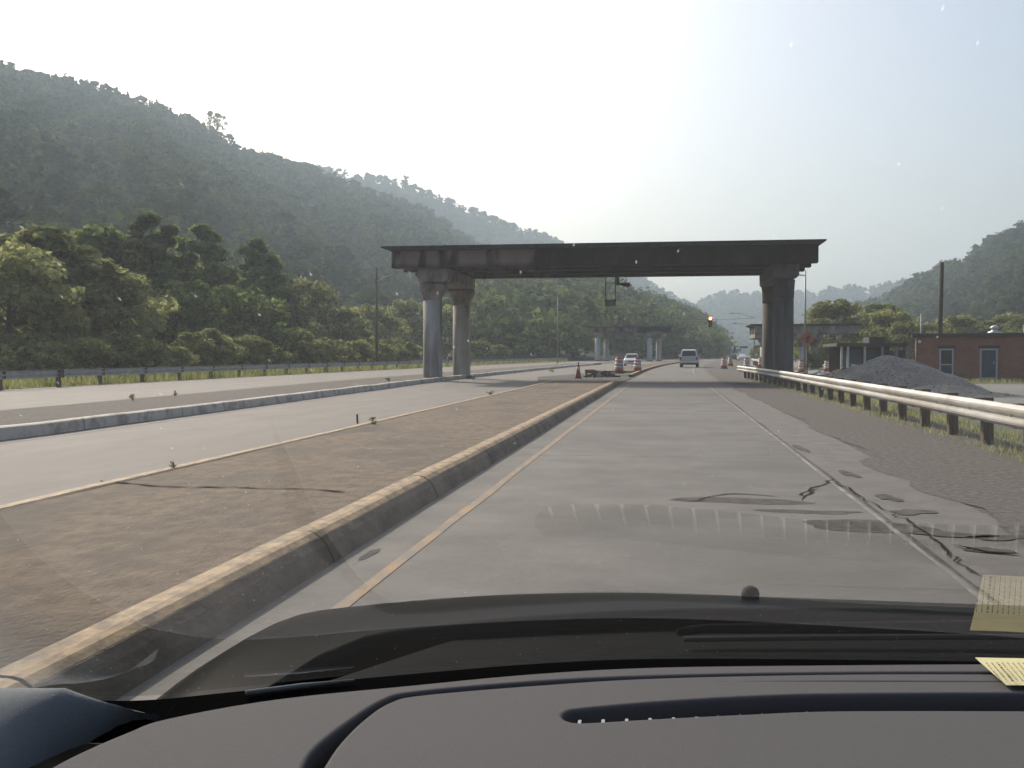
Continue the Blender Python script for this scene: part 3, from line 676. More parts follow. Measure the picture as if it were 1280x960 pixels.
def sedan(label, X, Y, rz, paint):
    th = thing('car', label, 'car', (X, Y, 0), rz)   # nose -Y
    bm = bmesh.new(); prism_x(bm, [(0, .3), (-.03, .62), (.25, .78), (1.3, .92), (3.9, .95), (4.5, .9), (4.55, .4), (4.3, .25), (.2, .22)], -.88, .88); obj('body', bm, paint, th, bevel=.08, seg=3)
    bm = bmesh.new(); prism_x(bm, [(1.25, .9), (1.95, 1.38), (2.3, 1.43), (3.2, 1.41), (4.0, .94)], -.80, .80, -.6, .6, 1.42, .9); cb = obj('cabin', bm, paint, th, bevel=.05)
    bm = bmesh.new(); a = [bm.verts.new(p) for p in ((-.7, 1.3, .96), (.7, 1.3, .96), (.58, 1.85, 1.34), (-.58, 1.85, 1.34))]; bm.faces.new(a)
    for v in a: v.co.y -= .03; v.co.z += .02
    obj('windscreen', bm, M['darkglass'], cb)
    for s in (-1, 1):
        bm = bmesh.new(); a = [bm.verts.new(p) for p in ((s * .80, 1.6, .98), (s * .80, 3.8, .98), (s * .655, 3.2, 1.34), (s * .655, 2.1, 1.34))]; bm.faces.new(a); obj('side_window', bm, M['darkglass'], cb)
        obj('headlight', box(min(s * .55, s * .82), max(s * .55, s * .82), -.06, .05, .58, .72), M['lamp'], th, bevel=.02)
        for y in (.85, 3.6): wheel(th, s * .78, y, .31, .2)
    obj('grille', box(-.45, .45, -.045, .0, .5, .66), M['black'], th)
    obj('bumper', box(-.84, .84, -.1, .0, .3, .48), paint, th, bevel=.04)
    return th
sedan('white car coming towards us between the two median drums', xat(789.5, 118), 118, .02, M['whitecar'])
sedan('tiny pale car far down the road beneath the small dark signal', xat(926, 235), 235, pi + .02, M['whitecar'])
sedan('tiny dark car far down the road left of the pale one', xat(915, 250), 250, pi + .02, M['darkglass'])

# ------------------------------------------------------------ vegetation
def leaf_mesh(name, cl, size, NRs, perclump, up=.4, elong=1.0):
    """cl: array (n,4+) clump centre + radius; leaves spread through each clump, denser toward its shell"""
    n = len(cl); tot = int(n * perclump)
    idx = NRs.randint(0, n, tot); c = cl[idx, :3]; r = cl[idx, 3:4]
    d = NRs.normal(size=(tot, 3)); d /= np.linalg.norm(d, axis=1, keepdims=True) + 1e-9
    rad = NRs.uniform(.25, 1, (tot, 1)) ** .45
    p = c + d * rad * r * np.array([1, 1, .75])
    nr = d + NRs.normal(size=(tot, 3)) * .55; nr[:, 2] += up; nr /= np.linalg.norm(nr, axis=1, keepdims=True)
    t = np.cross(nr, NRs.normal(size=(tot, 3))); t /= np.linalg.norm(t, axis=1, keepdims=True) + 1e-9; b = np.cross(nr, t)
    s = size * NRs.uniform(.6, 1.35, (tot, 1)); tt = t * s * .5 * elong; bb = b * s * .36
    v = np.empty((tot, 4, 3)); v[:, 0] = p - tt; v[:, 1] = p + bb; v[:, 2] = p + tt; v[:, 3] = p - bb
    return quadmesh(name, v.reshape(-1, 3))
def quadmesh(name, v):
    nq = len(v) // 4; me = bpy.data.meshes.new(name)
    me.vertices.add(len(v)); me.vertices.foreach_set('co', v.astype(np.float32).ravel())
    me.loops.add(nq * 4); me.loops.foreach_set('vertex_index', np.arange(nq * 4, dtype=np.int32))
    me.polygons.add(nq); me.polygons.foreach_set('loop_start', np.arange(0, nq * 4, 4, dtype=np.int32)); me.polygons.foreach_set('loop_total', np.full(nq, 4, np.int32))
    me.update(calc_edges=True); return me
def crown_clumps(kind, rs, n):
    out = []
    for _ in range(n):
        u = rs.uniform(); a = rs.uniform(0, 2 * pi); q = rs.uniform(.35, 1) ** .6
        if kind == 'cone':   z = .12 + .84 * u; R_ = .36 * (1 - u) ** .8 + .012; cr = .03 + .06 * (1 - u)
        elif kind == 'bush': z = .1 + .75 * u; R_ = .48 * math.sqrt(max(0, 1 - (u - .15) ** 2 * 1.1)); cr = .13
        elif kind == 'tall': z = .18 + .76 * u; R_ = .27 * math.sin(pi * min(1, .18 + .86 * u)) ** .6 + .03; cr = .085
        else:                z = .14 + .78 * u; R_ = .40 * math.sin(pi * min(1, .22 + .74 * u)) ** .55; cr = .10
        R_ *= 1 + .22 * sin(3 * a + 7 * u) ; out.append((R_ * q * cos(a), R_ * q * sin(a), z, cr * rs.uniform(.65, 1.35)))
    return np.array(out)
variants = {}
def make_variant(key, kind, nclump, per, size, leafm, seed, H=10):
    rs = np.random.RandomState(seed); cl = crown_clumps(kind, rs, nclump) * H
    crown = leaf_mesh('crown', cl, size, rs, per); crown.materials.append(leafm)
    bm = bmesh.new(); th_ = .022 * H
    if kind != 'bush':
        tube(bm, [(0, 0, -.6), (.1, 0, .25 * H), (-.05, .1, .55 * H), (0, 0, .9 * H)], [th_, th_ * .8, th_ * .5, th_ * .1], 8)
        for i in rs.choice(len(cl), 16, False):
            c = cl[i]; z0 = max(.15 * H, c[2] * .72); tube(bm, [(0, 0, z0), (c[0] * .5, c[1] * .5, (z0 + c[2]) / 2 + .1), (c[0], c[1], c[2])], [th_ * .3, th_ * .2, .02], 5)
    else:
        for i in rs.choice(len(cl), 12, False): tube(bm, [(0, 0, -.2), tuple(cl[i][:3])], [.06, .02], 5)
    me = bpy.data.meshes.new('trunk'); bm.to_mesh(me); bm.free(); me.materials.append(M['bark'])
    variants[key] = (crown, me)
make_variant('broadA', 'broad', 80, 110, .46, M['leafA'], 1)
make_variant('broadB', 'broad', 85, 110, .44, M['leafB'], 2)
make_variant('tallA', 'tall', 75, 110, .44, M['leafA'], 3)
make_variant('tallB', 'tall', 80, 110, .42, M['leafB'], 4)
make_variant('coneB', 'cone', 120, 100, .38, M['leafB'], 5)
make_variant('broadC', 'broad', 75, 110, .46, M['leafC'], 6)
make_variant('bushC', 'bush', 55, 100, .75, M['leafC'], 7)
make_variant('bushA', 'bush', 55, 100, .75, M['leafA'], 8)
def tree(key, X, Y, h, label, group=None, z=-.28, sx=1.0, name='tree', cat='tree'):
    cr, tr = variants[key]; th = thing(name, label, cat, (X, Y, z), R.uniform(0, 6.28), group)
    th.scale = (h / 10 * sx, h / 10 * sx, h / 10)
    a = bpy.data.objects.new('crown' if 'bush' not in key else 'foliage', cr); b = bpy.data.objects.new('trunk' if 'bush' not in key else 'stem', tr)
    for q in (a, b): col.objects.link(q); q.parent = th
    return th
def tree_px(key, px, pytop, X, label, **k):
    """tree standing at lateral distance X from the road, crown top on the given sight line"""
    az = ray(px, 443); Y = X / (az.x / az.y); p = gy(px, pytop, Y); return tree(key, X, Y, p.z + .28, label, **k)
row = [('broadA', 12, 300, -36, 1.2, 'large olive tree at the left edge of the photo'),
       ('tallA', 62, 280, -38, 1.5, 'tallest leafy olive tree near the left edge, dense crown'),
       ('tallB', 128, 278, -44, 1.3, 'dark tree just right of the tall olive tree near the left edge'),
       ('coneB', 190, 258, -42, 1.3, 'dark pointed tree, leftmost of the three pointed ones'),
       ('coneB', 253, 274, -44, 1.3, 'dark pointed tree, middle of the three pointed ones'),
       ('coneB', 320, 290, -46, 1.1, 'dark pointed tree, rightmost and slimmest of the three pointed ones'),
       ('broadA', 150, 340, -34, 1.2, 'olive rounded tree in front of the leftmost pointed tree'),
       ('broadB', 225, 345, -37, 1.2, 'dark rounded tree in front between two pointed trees'),
       ('broadB', 300, 352, -36, 1.2, 'dark rounded tree in front of the rightmost pointed tree'),
       ('broadA', 382, 345, -46, 1.0, 'olive tree standing alone above the bushes, right of the pointed trees'),
       ('broadB', 345, 355, -42, 1.0, 'dark tree just right below the slimmest pointed tree'),
       ('broadA', 430, 382, -40, 1.2, 'low olive tree left of the bare utility pole'),
       ('broadC', 468, 378, -50, 1.1, 'light green tree right behind the bare utility pole'),
       ('broadC', 505, 372, -52, 1.0, 'light green tree left of the left overpass column'),
       ('broadA', 557, 380, -44, 1.0, 'olive tree seen between the two left columns'),
       ('broadA', 612, 368, -44, 1.1, 'olive tree just right of the left columns under the beam'),
       ('tallB', 645, 354, -48, 1.3, 'dark tall tree under the beam, second right of the columns'),
       ('tallA', 683, 350, -44, 1.4, 'tall olive tree reaching the beam left of the street lamp'),
       ('broadB', 722, 352, -44, 1.1, 'dark tree under the beam just left of the ladder bracket'),
       ('broadA', 745, 385, -40, 1.1, 'olive tree above the left end of the distant overpass'),
       ('broadB', 768, 392, -36, 1.1, 'dark tree behind the middle of the distant overpass'),
       ('broadA', 795, 398, -34, 1.2, 'olive tree behind the right half of the distant overpass'),
       ('broadB', 820, 398, -22, 1.1, 'dark tree just right of the distant overpass columns'),
       ('tallA', 838, 404, -16, 1.3, 'slender olive tree left of the pickup truck'),
       ('broadB', 855, 408, -8, 1.2, 'dark tree directly above the pickup truck')]
for key, px, py, X, sx, lb in row: tree_px(key, px, py, X, lb, sx=sx, group='roadside trees on the left')
for px, Y, py, key, lb in ((873, 330, 412, 'broadA', 'tree right of the pickup truck below the hanging red light'),
                           (886, 350, 408, 'broadB', 'dark tree below the lit signal'),
                           (898, 400, 418, 'broadA', 'last tree of the left wood before the far valley')):
    p = gy(px, py, Y); tree(key, p.x, Y, p.z, lb, sx=1.2, group='roadside trees on the left')
bush = [(20, 432, -31), (60, 425, -31.5), (110, 420, -31), (155, 412, -30.5), (180, 428, -30), (215, 432, -30.5), (248, 408, -31.5), (275, 422, -30.5),
        (312, 418, -31), (338, 430, -30), (362, 408, -32), (392, 424, -31), (415, 420, -32), (445, 424, -31), (478, 428, -31.5), (505, 426, -32),
        (600, 425, -33), (622, 430, -31), (650, 428, -32), (675, 432, -31), (705, 424, -33), (728, 434, -30)]
side = ['a rounded light green roadside bush']
nm_ = ['at the left edge of the photo', 'below the tallest olive tree', 'left of the leftmost pointed tree', 'below the leftmost pointed tree', 'just right of the pale shrub below the leftmost pointed tree',
       'in the gap between left and middle pointed trees', 'below the middle pointed tree', 'right of the middle pointed tree', 'below the slimmest pointed tree', 'low, right of the slimmest pointed tree',
       'upright, below the lone olive tree', 'right of the upright one below the lone olive tree', 'halfway between lone olive tree and bare pole', 'just left of the bare utility pole', 'just right of the bare utility pole', 'left of the left overpass column',
       'just right of the left overpass columns', 'low, right of the left overpass columns', 'under the tall dark tree below the beam', 'left of the street lamp foot', 'right of the street lamp foot', 'left of the orange cone']
for i, (px, py, X) in enumerate(bush):
    az = ray(px, 443); Y = X / (az.x / az.y); h = gy(px, py, Y).z + .3
    tree('bushC' if i % 3 else 'bushA', X, Y, h * 1.05, 'leafy roadside bush ' + nm_[i], sx=1.15, name='bush', cat='bush', group='bushes behind the far guardrail')
rt = [(1043, 372, 150, 'broadC', 1.25, 'rounded light green tree behind the right distant overpass'),
      (1078, 388, 165, 'broadA', 1.0, 'olive tree between the rounded light tree and its taller neighbour'),
      (1100, 376, 175, 'broadB', 1.1, 'darker tree behind the light ones, above the shed'),
      (1112, 384, 150, 'broadC', 1.2, 'light green tree right of the darker tree above the shed'),
      (1095, 408, 130, 'broadC', 1.1, 'low bright tree just above the shed roof'),
      (1130, 400, 140, 'broadC', 1.1, 'light tree at the right end of the shed'),
      (1066, 425, 125, 'broadC', 1.0, 'small bright tree below the right distant overpass'),
      (1028, 425, 135, 'broadB', 1.0, 'dark small tree beneath the right distant overpass'),
      (1160, 402, 170, 'broadA', 1.1, 'olive tree left of the tall dark pole'),
      (1198, 392, 170, 'broadA', 1.3, 'olive tree above the brick building window'),
      (1230, 398, 175, 'broadB', 1.3, 'dark tree behind the roof vent of the brick building'),
      (1262, 390, 175, 'broadA', 1.3, 'olive tree near the right edge behind the brick building'),
      (1282, 402, 165, 'broadB', 1.2, 'dark tree at the very right edge behind the brick building'),
      (995, 425, 230, 'broadB', 1.2, 'dark tree just right of the right column, far behind'),
      (948, 430, 260, 'broadA', 1.2, 'small tree left of the right column, far behind')]
for px, py, Y, key, sx, lb in rt:
    p = gy(px, py, Y); tree(key, p.x, Y, p.z + .3, lb, sx=sx, z=-.3, group='trees right of the road')
bs = [(1015, 440, 120, 'leafy bush beneath the right distant overpass'), (1180, 414, 140, 'leafy bush above the roof of the brick building left of centre')]
for px, py, Y, lb in bs:
    p = gy(px, py, Y); tree('bushC', p.x, Y, max(1.5, p.z + .3), lb, name='bush', cat='bush')

# undergrowth and grass
def grass(name, x0, x1, y0, y1, n, h, m, zf, seed, wd=.02, kind='stuff'):
    rs = np.random.RandomState(seed); y = y0 + (y1 - y0) * rs.uniform(size=n) ** 1.3; c = np.array([xc(q) for q in y])
    cl = np.sin(y * 1.7 + seed) * .5 + np.sin(y * .61) * .5
    x = rs.uniform(x0, x1, n) + c; z = np.array([zf(a, b) for a, b in zip(x, y)])
    a = rs.uniform(0, 2 * pi, n); hh = h * rs.uniform(.4, 1.3, n) * (1 + .5 * cl); lx = rs.normal(size=n) * hh * .35; ly = rs.normal(size=n) * hh * .35
    v = np.empty((n, 4, 3)); dx = np.cos(a) * wd; dy = np.sin(a) * wd
    v[:, 0] = np.stack([x - dx, y - dy, z - .01], 1); v[:, 1] = np.stack([x + dx, y + dy, z - .01], 1)
    v[:, 2] = np.stack([x + lx + dx * .2, y + ly + dy * .2, z + hh], 1); v[:, 3] = np.stack([x + lx - dx * .2, y + ly - dy * .2, z + hh], 1)
    o = link(name, quadmesh(name, v.reshape(-1, 3)), m); return tag(o, kind=kind)
tag(grass('grass', 4.4, 6.4, 5, 62, 10000, .09, M['leafA'], lambda x, y: -.02 if x < 5.2 else -.02 - .08 * (x - 5.2), 1, .009), 'weedy grass under the bright guardrail on the right', 'grass')
tag(grass('grass', -29.5, -25.2, 15, 200, 34000, .42, M['leafC'], lambda x, y: -.03, 2, .03), 'tall weeds below the far left guardrail', 'grass')
tag(grass('grass', 6.5, 40, 64, 69, 9000, .16, M['leafC'], lambda x, y: -.3, 3, .03), 'grass strip in front of the brick building', 'grass')
def weed(x, y, z, h, label, n=26, grp=None):
    rs = np.random.RandomState(int(abs(x * 37 + y * 11)) % 9999); cl = np.array([(rs.normal() * h * .2, rs.normal() * h * .2, rs.uniform(.1, .9) * h, h * .14) for _ in range(12)])
    me = leaf_mesh('leaves', cl, h * .16, rs, 9, elong=2.2)
    th = thing('weed', label, 'weed', (x, y, z), group=grp); link('leaves', me, M['leafC'], th)
    bm = bmesh.new(); tube(bm, [(0, 0, -.03), (.01, 0, h * .5), (.0, .01, h * .95)], [.012, .008, .003], 5); obj('stem', bm, M['leafC'], th)
for px, py, h, z, lb in ((466, 526, .16, .17, 'small weed beside the metal stub on the median edge'), (614, 493, .28, .0, 'small green weed at the far kerb of the median'),
                         (165, 497, .22, .16, 'tuft of weed on the gravel median at the left'), (216, 581, .09, .17, 'tiny weed at the thin yellow line on the left'),
                         (219, 491, .2, .16, 'tuft of weed right of another on the gravel median'), (690, 462, .5, .16, 'green weed on the gravel median beyond the columns'),
                         (486, 474, .3, .16, 'weed beside the front left column'), (592, 472, .3, .16, 'weed just right of the rear left column')):
    p = gz(px, py + 4, z); weed(p.x, p.y, z, h * .8, lb)
p = gz(447, 528, .17); tag(obj('metal_stub', tube(bmesh.new(), [(p.x, p.y, .15), (p.x - .01, p.y, .31)], .018, 8), M['black']), 'short dark metal stub standing on the median edge', 'metal stub')

# ------------------------------------------------------------ hills
def hill(name, label, pts, D0, seed, treeh, spacing, trees=True, azstep=.35, leaf=.9, per=200, D0b=None, gully=.10, mleaf=None, cap=9000):
    """pts: (px, py, ridge distance) along the skyline. A real slope rises from D0 to the ridge."""
    from mathutils import noise
    rs = np.random.RandomState(seed)
    P = []
    for px, py, D in pts:
        d = ray(px, py); az = math.atan2(d.x, d.y); sl = d.z / math.hypot(d.x, d.y); P.append((az, sl, D, px))
    az = np.array([p[0] for p in P]); sl = np.array([p[1] for p in P]); DD = np.array([p[2] for p in P])
    n = int((az[-1] - az[0]) / radians(azstep)) + 2; A = np.linspace(az[0], az[-1], n)
    S = np.interp(A, az, sl); Dr = np.interp(A, az, DD); Db = np.interp(A, az, np.array(D0) if np.ndim(D0) else np.full(len(az), D0))
    K = 26
    def surf(a, t):
        s = np.interp(a, az, sl); dr = np.interp(a, az, DD); db = np.interp(a, az, np.array(D0) if np.ndim(D0) else np.full(len(az), D0))
        hr = EYE + s * dr - treeh * .85
        if t <= 1: d = db + (dr - db) * t; h = hr * (t ** 1.15) * (1 + gully * noise.noise(Vector((a * 14, t * 1.2, seed))) * 2 * sin(pi * t) * (1 - t)) - .5 * (1 - t)
        else: d = dr + (dr - db) * (t - 1) * .9; h = hr * (1 - (t - 1) ** 1.4)
        return Vector((d * sin(a), d * cos(a), h))
    T = list(np.linspace(0, 1, K)) + [1.1, 1.25, 1.5, 1.8, 2.05]
    vs = [surf(a, t) for a in A for t in T]; m_ = len(T)
    fs = [(i * m_ + j, (i + 1) * m_ + j, (i + 1) * m_ + j + 1, i * m_ + j + 1) for i in range(n - 1) for j in range(m_ - 1)]
    me = bpy.data.meshes.new(name); me.from_pydata(vs, [], fs); me.update()
    o = link(name, me, M['hillsoil'], smooth=True); tag(o, kind='structure')
    # canopy
    area = sum(.5 * (A[i + 1] - A[i]) * (Dr[i] ** 2 - Db[i] ** 2) for i in range(n - 1)); cnt = min(cap, int(area / spacing ** 2)); print(name, cnt)
    base = []
    for k in range(6):
        r2 = np.random.RandomState(seed * 10 + k); cl = crown_clumps('broad' if k < 5 else 'cone', r2, 22); cl[:, 3] *= 1.5
        mm = leaf_mesh('tmp', cl, leaf / treeh, r2, per / 22, up=.5); c = np.empty(len(mm.vertices) * 3, np.float32); mm.vertices.foreach_get('co', c); bpy.data.meshes.remove(mm); base.append(c.reshape(-1, 3))
    out = []
    for i in range(cnt):
        while True:
            a = rs.uniform(A[0], A[-1]); dr = np.interp(a, A, Dr); db = np.interp(a, A, Db)
            if rs.uniform() * (Dr ** 2 - Db ** 2).max() < dr ** 2 - db ** 2: break
        t = (math.sqrt(db * db + rs.uniform() * (dr * dr - db * db)) - db) / (dr - db); p = surf(a, t); s = treeh * rs.uniform(.65, 1.25); th_ = rs.uniform(0, 6.28); c, q = cos(th_), sin(th_)
        v = base[rs.randint(0, 6)]; wd = rs.uniform(.9, 1.35)
        out.append(np.stack([(v[:, 0] * c - v[:, 1] * q) * s * wd + p.x, (v[:, 0] * q + v[:, 1] * c) * s * wd + p.y, v[:, 2] * s + p.z], 1))
    # skyline trees
    for i in range(int((A[-1] - A[0]) * Dr.mean() / (spacing * .6))):
        a = rs.uniform(A[0], A[-1]); p = surf(a, 1.0); s = treeh * rs.uniform(.6, 1.15); v = base[rs.randint(0, 6)]
        out.append(np.stack([v[:, 0] * s + p.x, v[:, 1] * s + p.y, v[:, 2] * s + p.z], 1))
    f = link(name + '_forest', quadmesh(name + '_forest', np.concatenate(out)), mleaf or M['leafF']); tag(f, label, 'forest', kind='stuff')
    return surf
M['hillsoil'] = mat('hill_soil', (.02, .028, .012), (.045, .05, .022), .05, 1, .5, 1)
hill('hill', 'dense forest covering the near left hill', [(-420, 60, 820), (-100, 62, 840), (0, 80, 860), (45, 92, 870), (105, 103, 880), (200, 130, 900), (262, 158, 920), (300, 182, 940), (350, 196, 960), (400, 212, 980), (470, 240, 1000), (530, 262, 1020), (580, 292, 1040), (640, 330, 1060), (700, 356, 1080)],
     [110, 125, 130, 135, 145, 160, 175, 190, 205, 225, 260, 300, 340, 400, 450], 1, 13, 10.5, per=170, leaf=2.6)
hill('far_ridge', 'hazy forest covering the second left ridge behind the first', [(380, 205, 1500), (450, 216, 1550), (500, 225, 1550), (545, 240, 1600), (600, 264, 1650), (650, 283, 1700), (690, 295, 1750), (720, 312, 1800), (800, 345, 1850), (900, 400, 1900)],
     1050, 2, 13, 12, per=110, leaf=3.4, cap=3500)
hill('wooded_spur', 'olive green wood on the spur running down to the road end', [(560, 335, 420), (640, 340, 430), (720, 342, 450), (770, 350, 470), (785, 357, 480), (820, 373, 520), (860, 388, 560), (882, 398, 600), (896, 412, 640), (908, 438, 680)],
     [190, 200, 215, 235, 245, 280, 330, 380, 440, 560], 3, 11, 7, per=190, leaf=1.5, mleaf=M['leafS'], cap=4500)
hill('blue_ridge', 'blue hazy forest on the farthest ridge across the valley', [(820, 430, 2300), (850, 402, 2300), (868, 386, 2300), (880, 372, 2300), (905, 364, 2300), (945, 363, 2300), (975, 368, 2300), (1005, 364, 2300), (1045, 358, 2200), (1090, 357, 2100), (1130, 350, 2000), (1200, 340, 1900), (1300, 330, 1800)],
     1500, 4, 18, 20, per=110, leaf=5.0, cap=4500)
hill('right_hill', 'forest covering the steep hill at the right edge', [(1040, 395, 1050), (1100, 372, 1000), (1125, 360, 960), (1150, 345, 930), (1175, 334, 900), (1200, 323, 880), (1228, 305, 860), (1255, 290, 840), (1280, 281, 820), (1340, 255, 800), (1500, 215, 780), (1650, 200, 780)],
     [600, 560, 520, 480, 440, 400, 370, 340, 310, 280, 260, 260], 5, 13, 10, per=150, leaf=2.6, cap=4500)
# the lone airy tree on the skyline
rs = np.random.RandomState(77)
def skyline_tree(px, pyb, pyt, D, label, n, per, size):
    d = ray(px, pyb); k = D / math.hypot(d.x, d.y); base = Vector((d.x * k, d.y * k, EYE + d.z * k)); h = (pyb - pyt) / F * D * 1.02
    cl = []
    for _ in range(n):
        a = rs.uniform(0, 6.28); u = rs.uniform(.35, .95); q = .42 * h * sin(pi * min(1, u * .9)) * rs.uniform(.3, 1); cl.append((q * cos(a), q * sin(a), u * h, h * rs.uniform(.07, .13)))
    cl = np.array(cl); th = thing('tree', label, 'tree', base - Vector((0, 0, 2)))
    link('crown', leaf_mesh('crown', cl, size, rs, per), M['leafF'], th); bm = bmesh.new()
    tube(bm, [(0, 0, -4), (.2, 0, h * .4), (0, 0, h * .85)], [.35, .25, .08], 6)
    for c in cl[:14]: tube(bm, [(0, 0, c[2] * .6), tuple(c[:3])], [.14, .04], 4)
    obj('trunk', bm, M['bark'], th)
skyline_tree(268, 172, 137, 918, 'airy tree standing alone above the left hill skyline', 34, 90, 1.0)
skyline_tree(238, 158, 142, 905, 'smaller tree left of the lone airy skyline tree', 16, 70, 1.0)
skyline_tree(508, 232, 218, 1550, 'small tree silhouetted on the second left ridge', 14, 60, 1.6)
skyline_tree(785, 368, 350, 470, 'thin tree on the skyline of the wooded spur', 16, 50, .8)

# ------------------------------------------------------------ our own car
ZD = 1.03
CX = .33
M['dash'] = mat('dash_vinyl', (.088, .085, .088), (.108, .104, .108), 900, .85, .25, 1400, spec=.12)
M['gasket'] = mat('black_gasket', (.004, .004, .004), None, rough=1, spec=0)
M['cavity'] = mat('slot_interior', (.004, .004, .004), None, rough=.9)
M['trim'] = mat('pillar_trim', (.13, .143, .152), (.165, .178, .188), 700, .8, .3, 900, spec=.1)
M['hood'] = mat('hood_paint', (.006, .007, .008), None, rough=.3, spec=.3)
M['hood'].node_tree.nodes['Principled BSDF'].inputs['IOR'].default_value = 1.05
M['cowl'] = mat('cowl_plastic', (.003, .0035, .004), (.006, .007, .008), 40, .9, .1, 90, spec=.03)
M['headliner'] = mat('headliner_cloth', (.3, .29, .27), None, rough=1)
car = thing('car', 'interior and dark hood of our own car along the bottom of the photo', 'car')
D_ = lambda x, y, z=ZD: (gz(x, y, z).x, gz(x, y, z).y)
def plate(name, splines, z, th, bev, m, parent, res=1):
    cu = bpy.data.curves.new(name, 'CURVE'); cu.dimensions = '2D'; cu.fill_mode = 'BOTH'; cu.extrude = th / 2 - bev; cu.bevel_depth = bev; cu.bevel_resolution = 3
    for pts in splines:
        s = cu.splines.new('POLY'); s.points.add(len(pts) - 1); s.use_cyclic_u = True
        for q, p in zip(s.points, pts): q.co = (p[0], p[1], 0, 1)
    o = bpy.data.objects.new(name, cu); col.objects.link(o)
    dg = bpy.context.evaluated_depsgraph_get(); me = bpy.data.meshes.new_from_object(o.evaluated_get(dg)); bpy.data.objects.remove(o)
    r = link(name, me, None, parent); me.materials.clear(); me.materials.append(m); r.location = (0, 0, z - th / 2); r.data = me
    return r
def smooth_pts(pts, n=10, closed=False):
    out = []; L_ = len(pts)
    for i in range(L_ if closed else L_ - 1):
        p0 = pts[(i - 1) % L_ if closed else max(i - 1, 0)]; p1 = pts[i]; p2 = pts[(i + 1) % L_]; p3 = pts[(i + 2) % L_ if closed else min(i + 2, L_ - 1)]
        for k in range(n):
            t = k / n; out.append(tuple(.5 * ((2 * p1[j]) + (-p0[j] + p2[j]) * t + (2 * p0[j] - 5 * p1[j] + 4 * p2[j] - p3[j]) * t * t + (-p0[j] + 3 * p1[j] - 3 * p2[j] + p3[j]) * t ** 3) for j in range(2)))
    if not closed: out.append(tuple(pts[-1]))
    return out
far = smooth_pts([D_(40, 975), D_(100, 943), D_(162, 916), D_(211, 899), D_(345, 875), D_(520, 857), D_(670, 843), D_(820, 835), D_(1050, 832), D_(1280, 831), D_(1500, 836)], 8)
gin = smooth_pts([D_(368, 975), D_(374, 955), D_(390, 933), D_(427, 904), D_(475, 874), D_(520, 863), D_(670, 850), D_(820, 843), D_(1050, 839), D_(1280, 839), D_(1500, 843)], 8)   # far side of the groove
gout = smooth_pts([D_(402, 975), D_(410, 960), D_(430, 930), D_(460, 900), D_(490, 880), D_(530, 871), D_(670, 859), D_(820, 850), D_(1050, 845), D_(1280, 845), D_(1500, 849)], 8)
nearL = D_(40, 1400); nearR = D_(1900, 1400)
rim = far + [D_(1500, 843)] + gin[::-1][1:] + [D_(368, 1400), (D_(40, 975)[0], D_(40, 1400)[1])]
plate('dash_rim', [rim], ZD, .03, .004, M['dash'], car)
slot = smooth_pts([D_(698, 896), D_(706, 889), D_(730, 885), D_(820, 877), D_(940, 870), D_(1050, 867), D_(1280, 866), D_(1480, 870), D_(1520, 882), D_(1480, 893), D_(1280, 891), D_(1050, 891), D_(940, 895), D_(820, 901), D_(730, 906), D_(706, 903)], 6, True)
slit = smooth_pts([D_(893, 853.2), D_(1050, 851.5), D_(1280, 852.5), D_(1420, 855), D_(1280, 854.5), D_(1050, 853.8)], 5, True)
nearz = D_(640, 1400)[1]
pad = gout + [(gout[-1][0] + .05, gout[-1][1] - .1), (gout[-1][0] + .05, nearz), (gout[0][0] + .02, nearz)]
plate('dash_pad', [pad, slot, slit], ZD + .001, .03, .004, M['dash'], car)
# black well below all gaps
bm = bmesh.new()
for k in range(-4, 22):
    px = 724 + k * 29.5 + 0
    if px < 705 or px > 1470: continue
    a = D_(px, 905 - (px - 700) * .028 if px < 1000 else 895); b = D_(px, 872)
    bx(bm, a[0] - .0014, a[0] + .0014, a[1] - .004, a[1] + .008, ZD - .03, ZD + .0002)
    bx(bm, a[0] - .001 + .0, a[0] + .001, a[1] + .0081, a[1] + .055, ZD - .03, ZD - .015)
obj('vent_fins', bm, mat('fin_plastic', (.25, .28, .3), None, rough=.4), car)
# glass base curve and windscreen
gb = smooth_pts([D_(-330, 905), D_(-150, 874), D_(0, 861), D_(162, 865), D_(284, 855), D_(400, 843), D_(520, 832), D_(670, 820), D_(820, 814), D_(1050, 815), D_(1280, 819), D_(1500, 832), D_(1750, 860), D_(1950, 900)], 8)
gb = [(x, min(y, 1.17)) for x, y in gb]
TH = radians(30.5)
def glass_pt(p, s): return Vector((p[0] + (CX - p[0]) * .16 * s, p[1] - cos(TH) * s * .95, ZD - .004 + sin(TH) * s * .95))
m = bpy.data.materials.new('windscreen_glass'); m.use_nodes = True; t = m.node_tree; N = t.nodes; L = t.links; N.clear()
o_ = N.new('ShaderNodeOutputMaterial'); tr = N.new('ShaderNodeBsdfTransparent'); tr.inputs[0].default_value = (.97, .985, .98, 1)
gl = N.new('ShaderNodeBsdfGlossy'); gl.inputs['Roughness'].default_value = 0.0; fr = N.new('ShaderNodeFresnel'); fr.inputs[0].default_value = 2.1
df = N.new('ShaderNodeBsdfTranslucent'); df.inputs[0].default_value = (.8, .82, .82, 1)
mx1 = N.new('ShaderNodeMixShader'); L.new(fr.outputs[0], mx1.inputs[0]); L.new(tr.outputs[0], mx1.inputs[1]); L.new(gl.outputs[0], mx1.inputs[2])
tc = N.new('ShaderNodeTexCoord'); mp = N.new('ShaderNodeMapping'); mp.inputs['Scale'].default_value = (1, .32, .32); mp.inputs['Rotation'].default_value = (0, 0, .35); L.new(tc.outputs['Object'], mp.inputs[0])
vo = N.new('ShaderNodeTexVoronoi'); vo.inputs['Scale'].default_value = 170; L.new(mp.outputs[0], vo.inputs['Vector'])
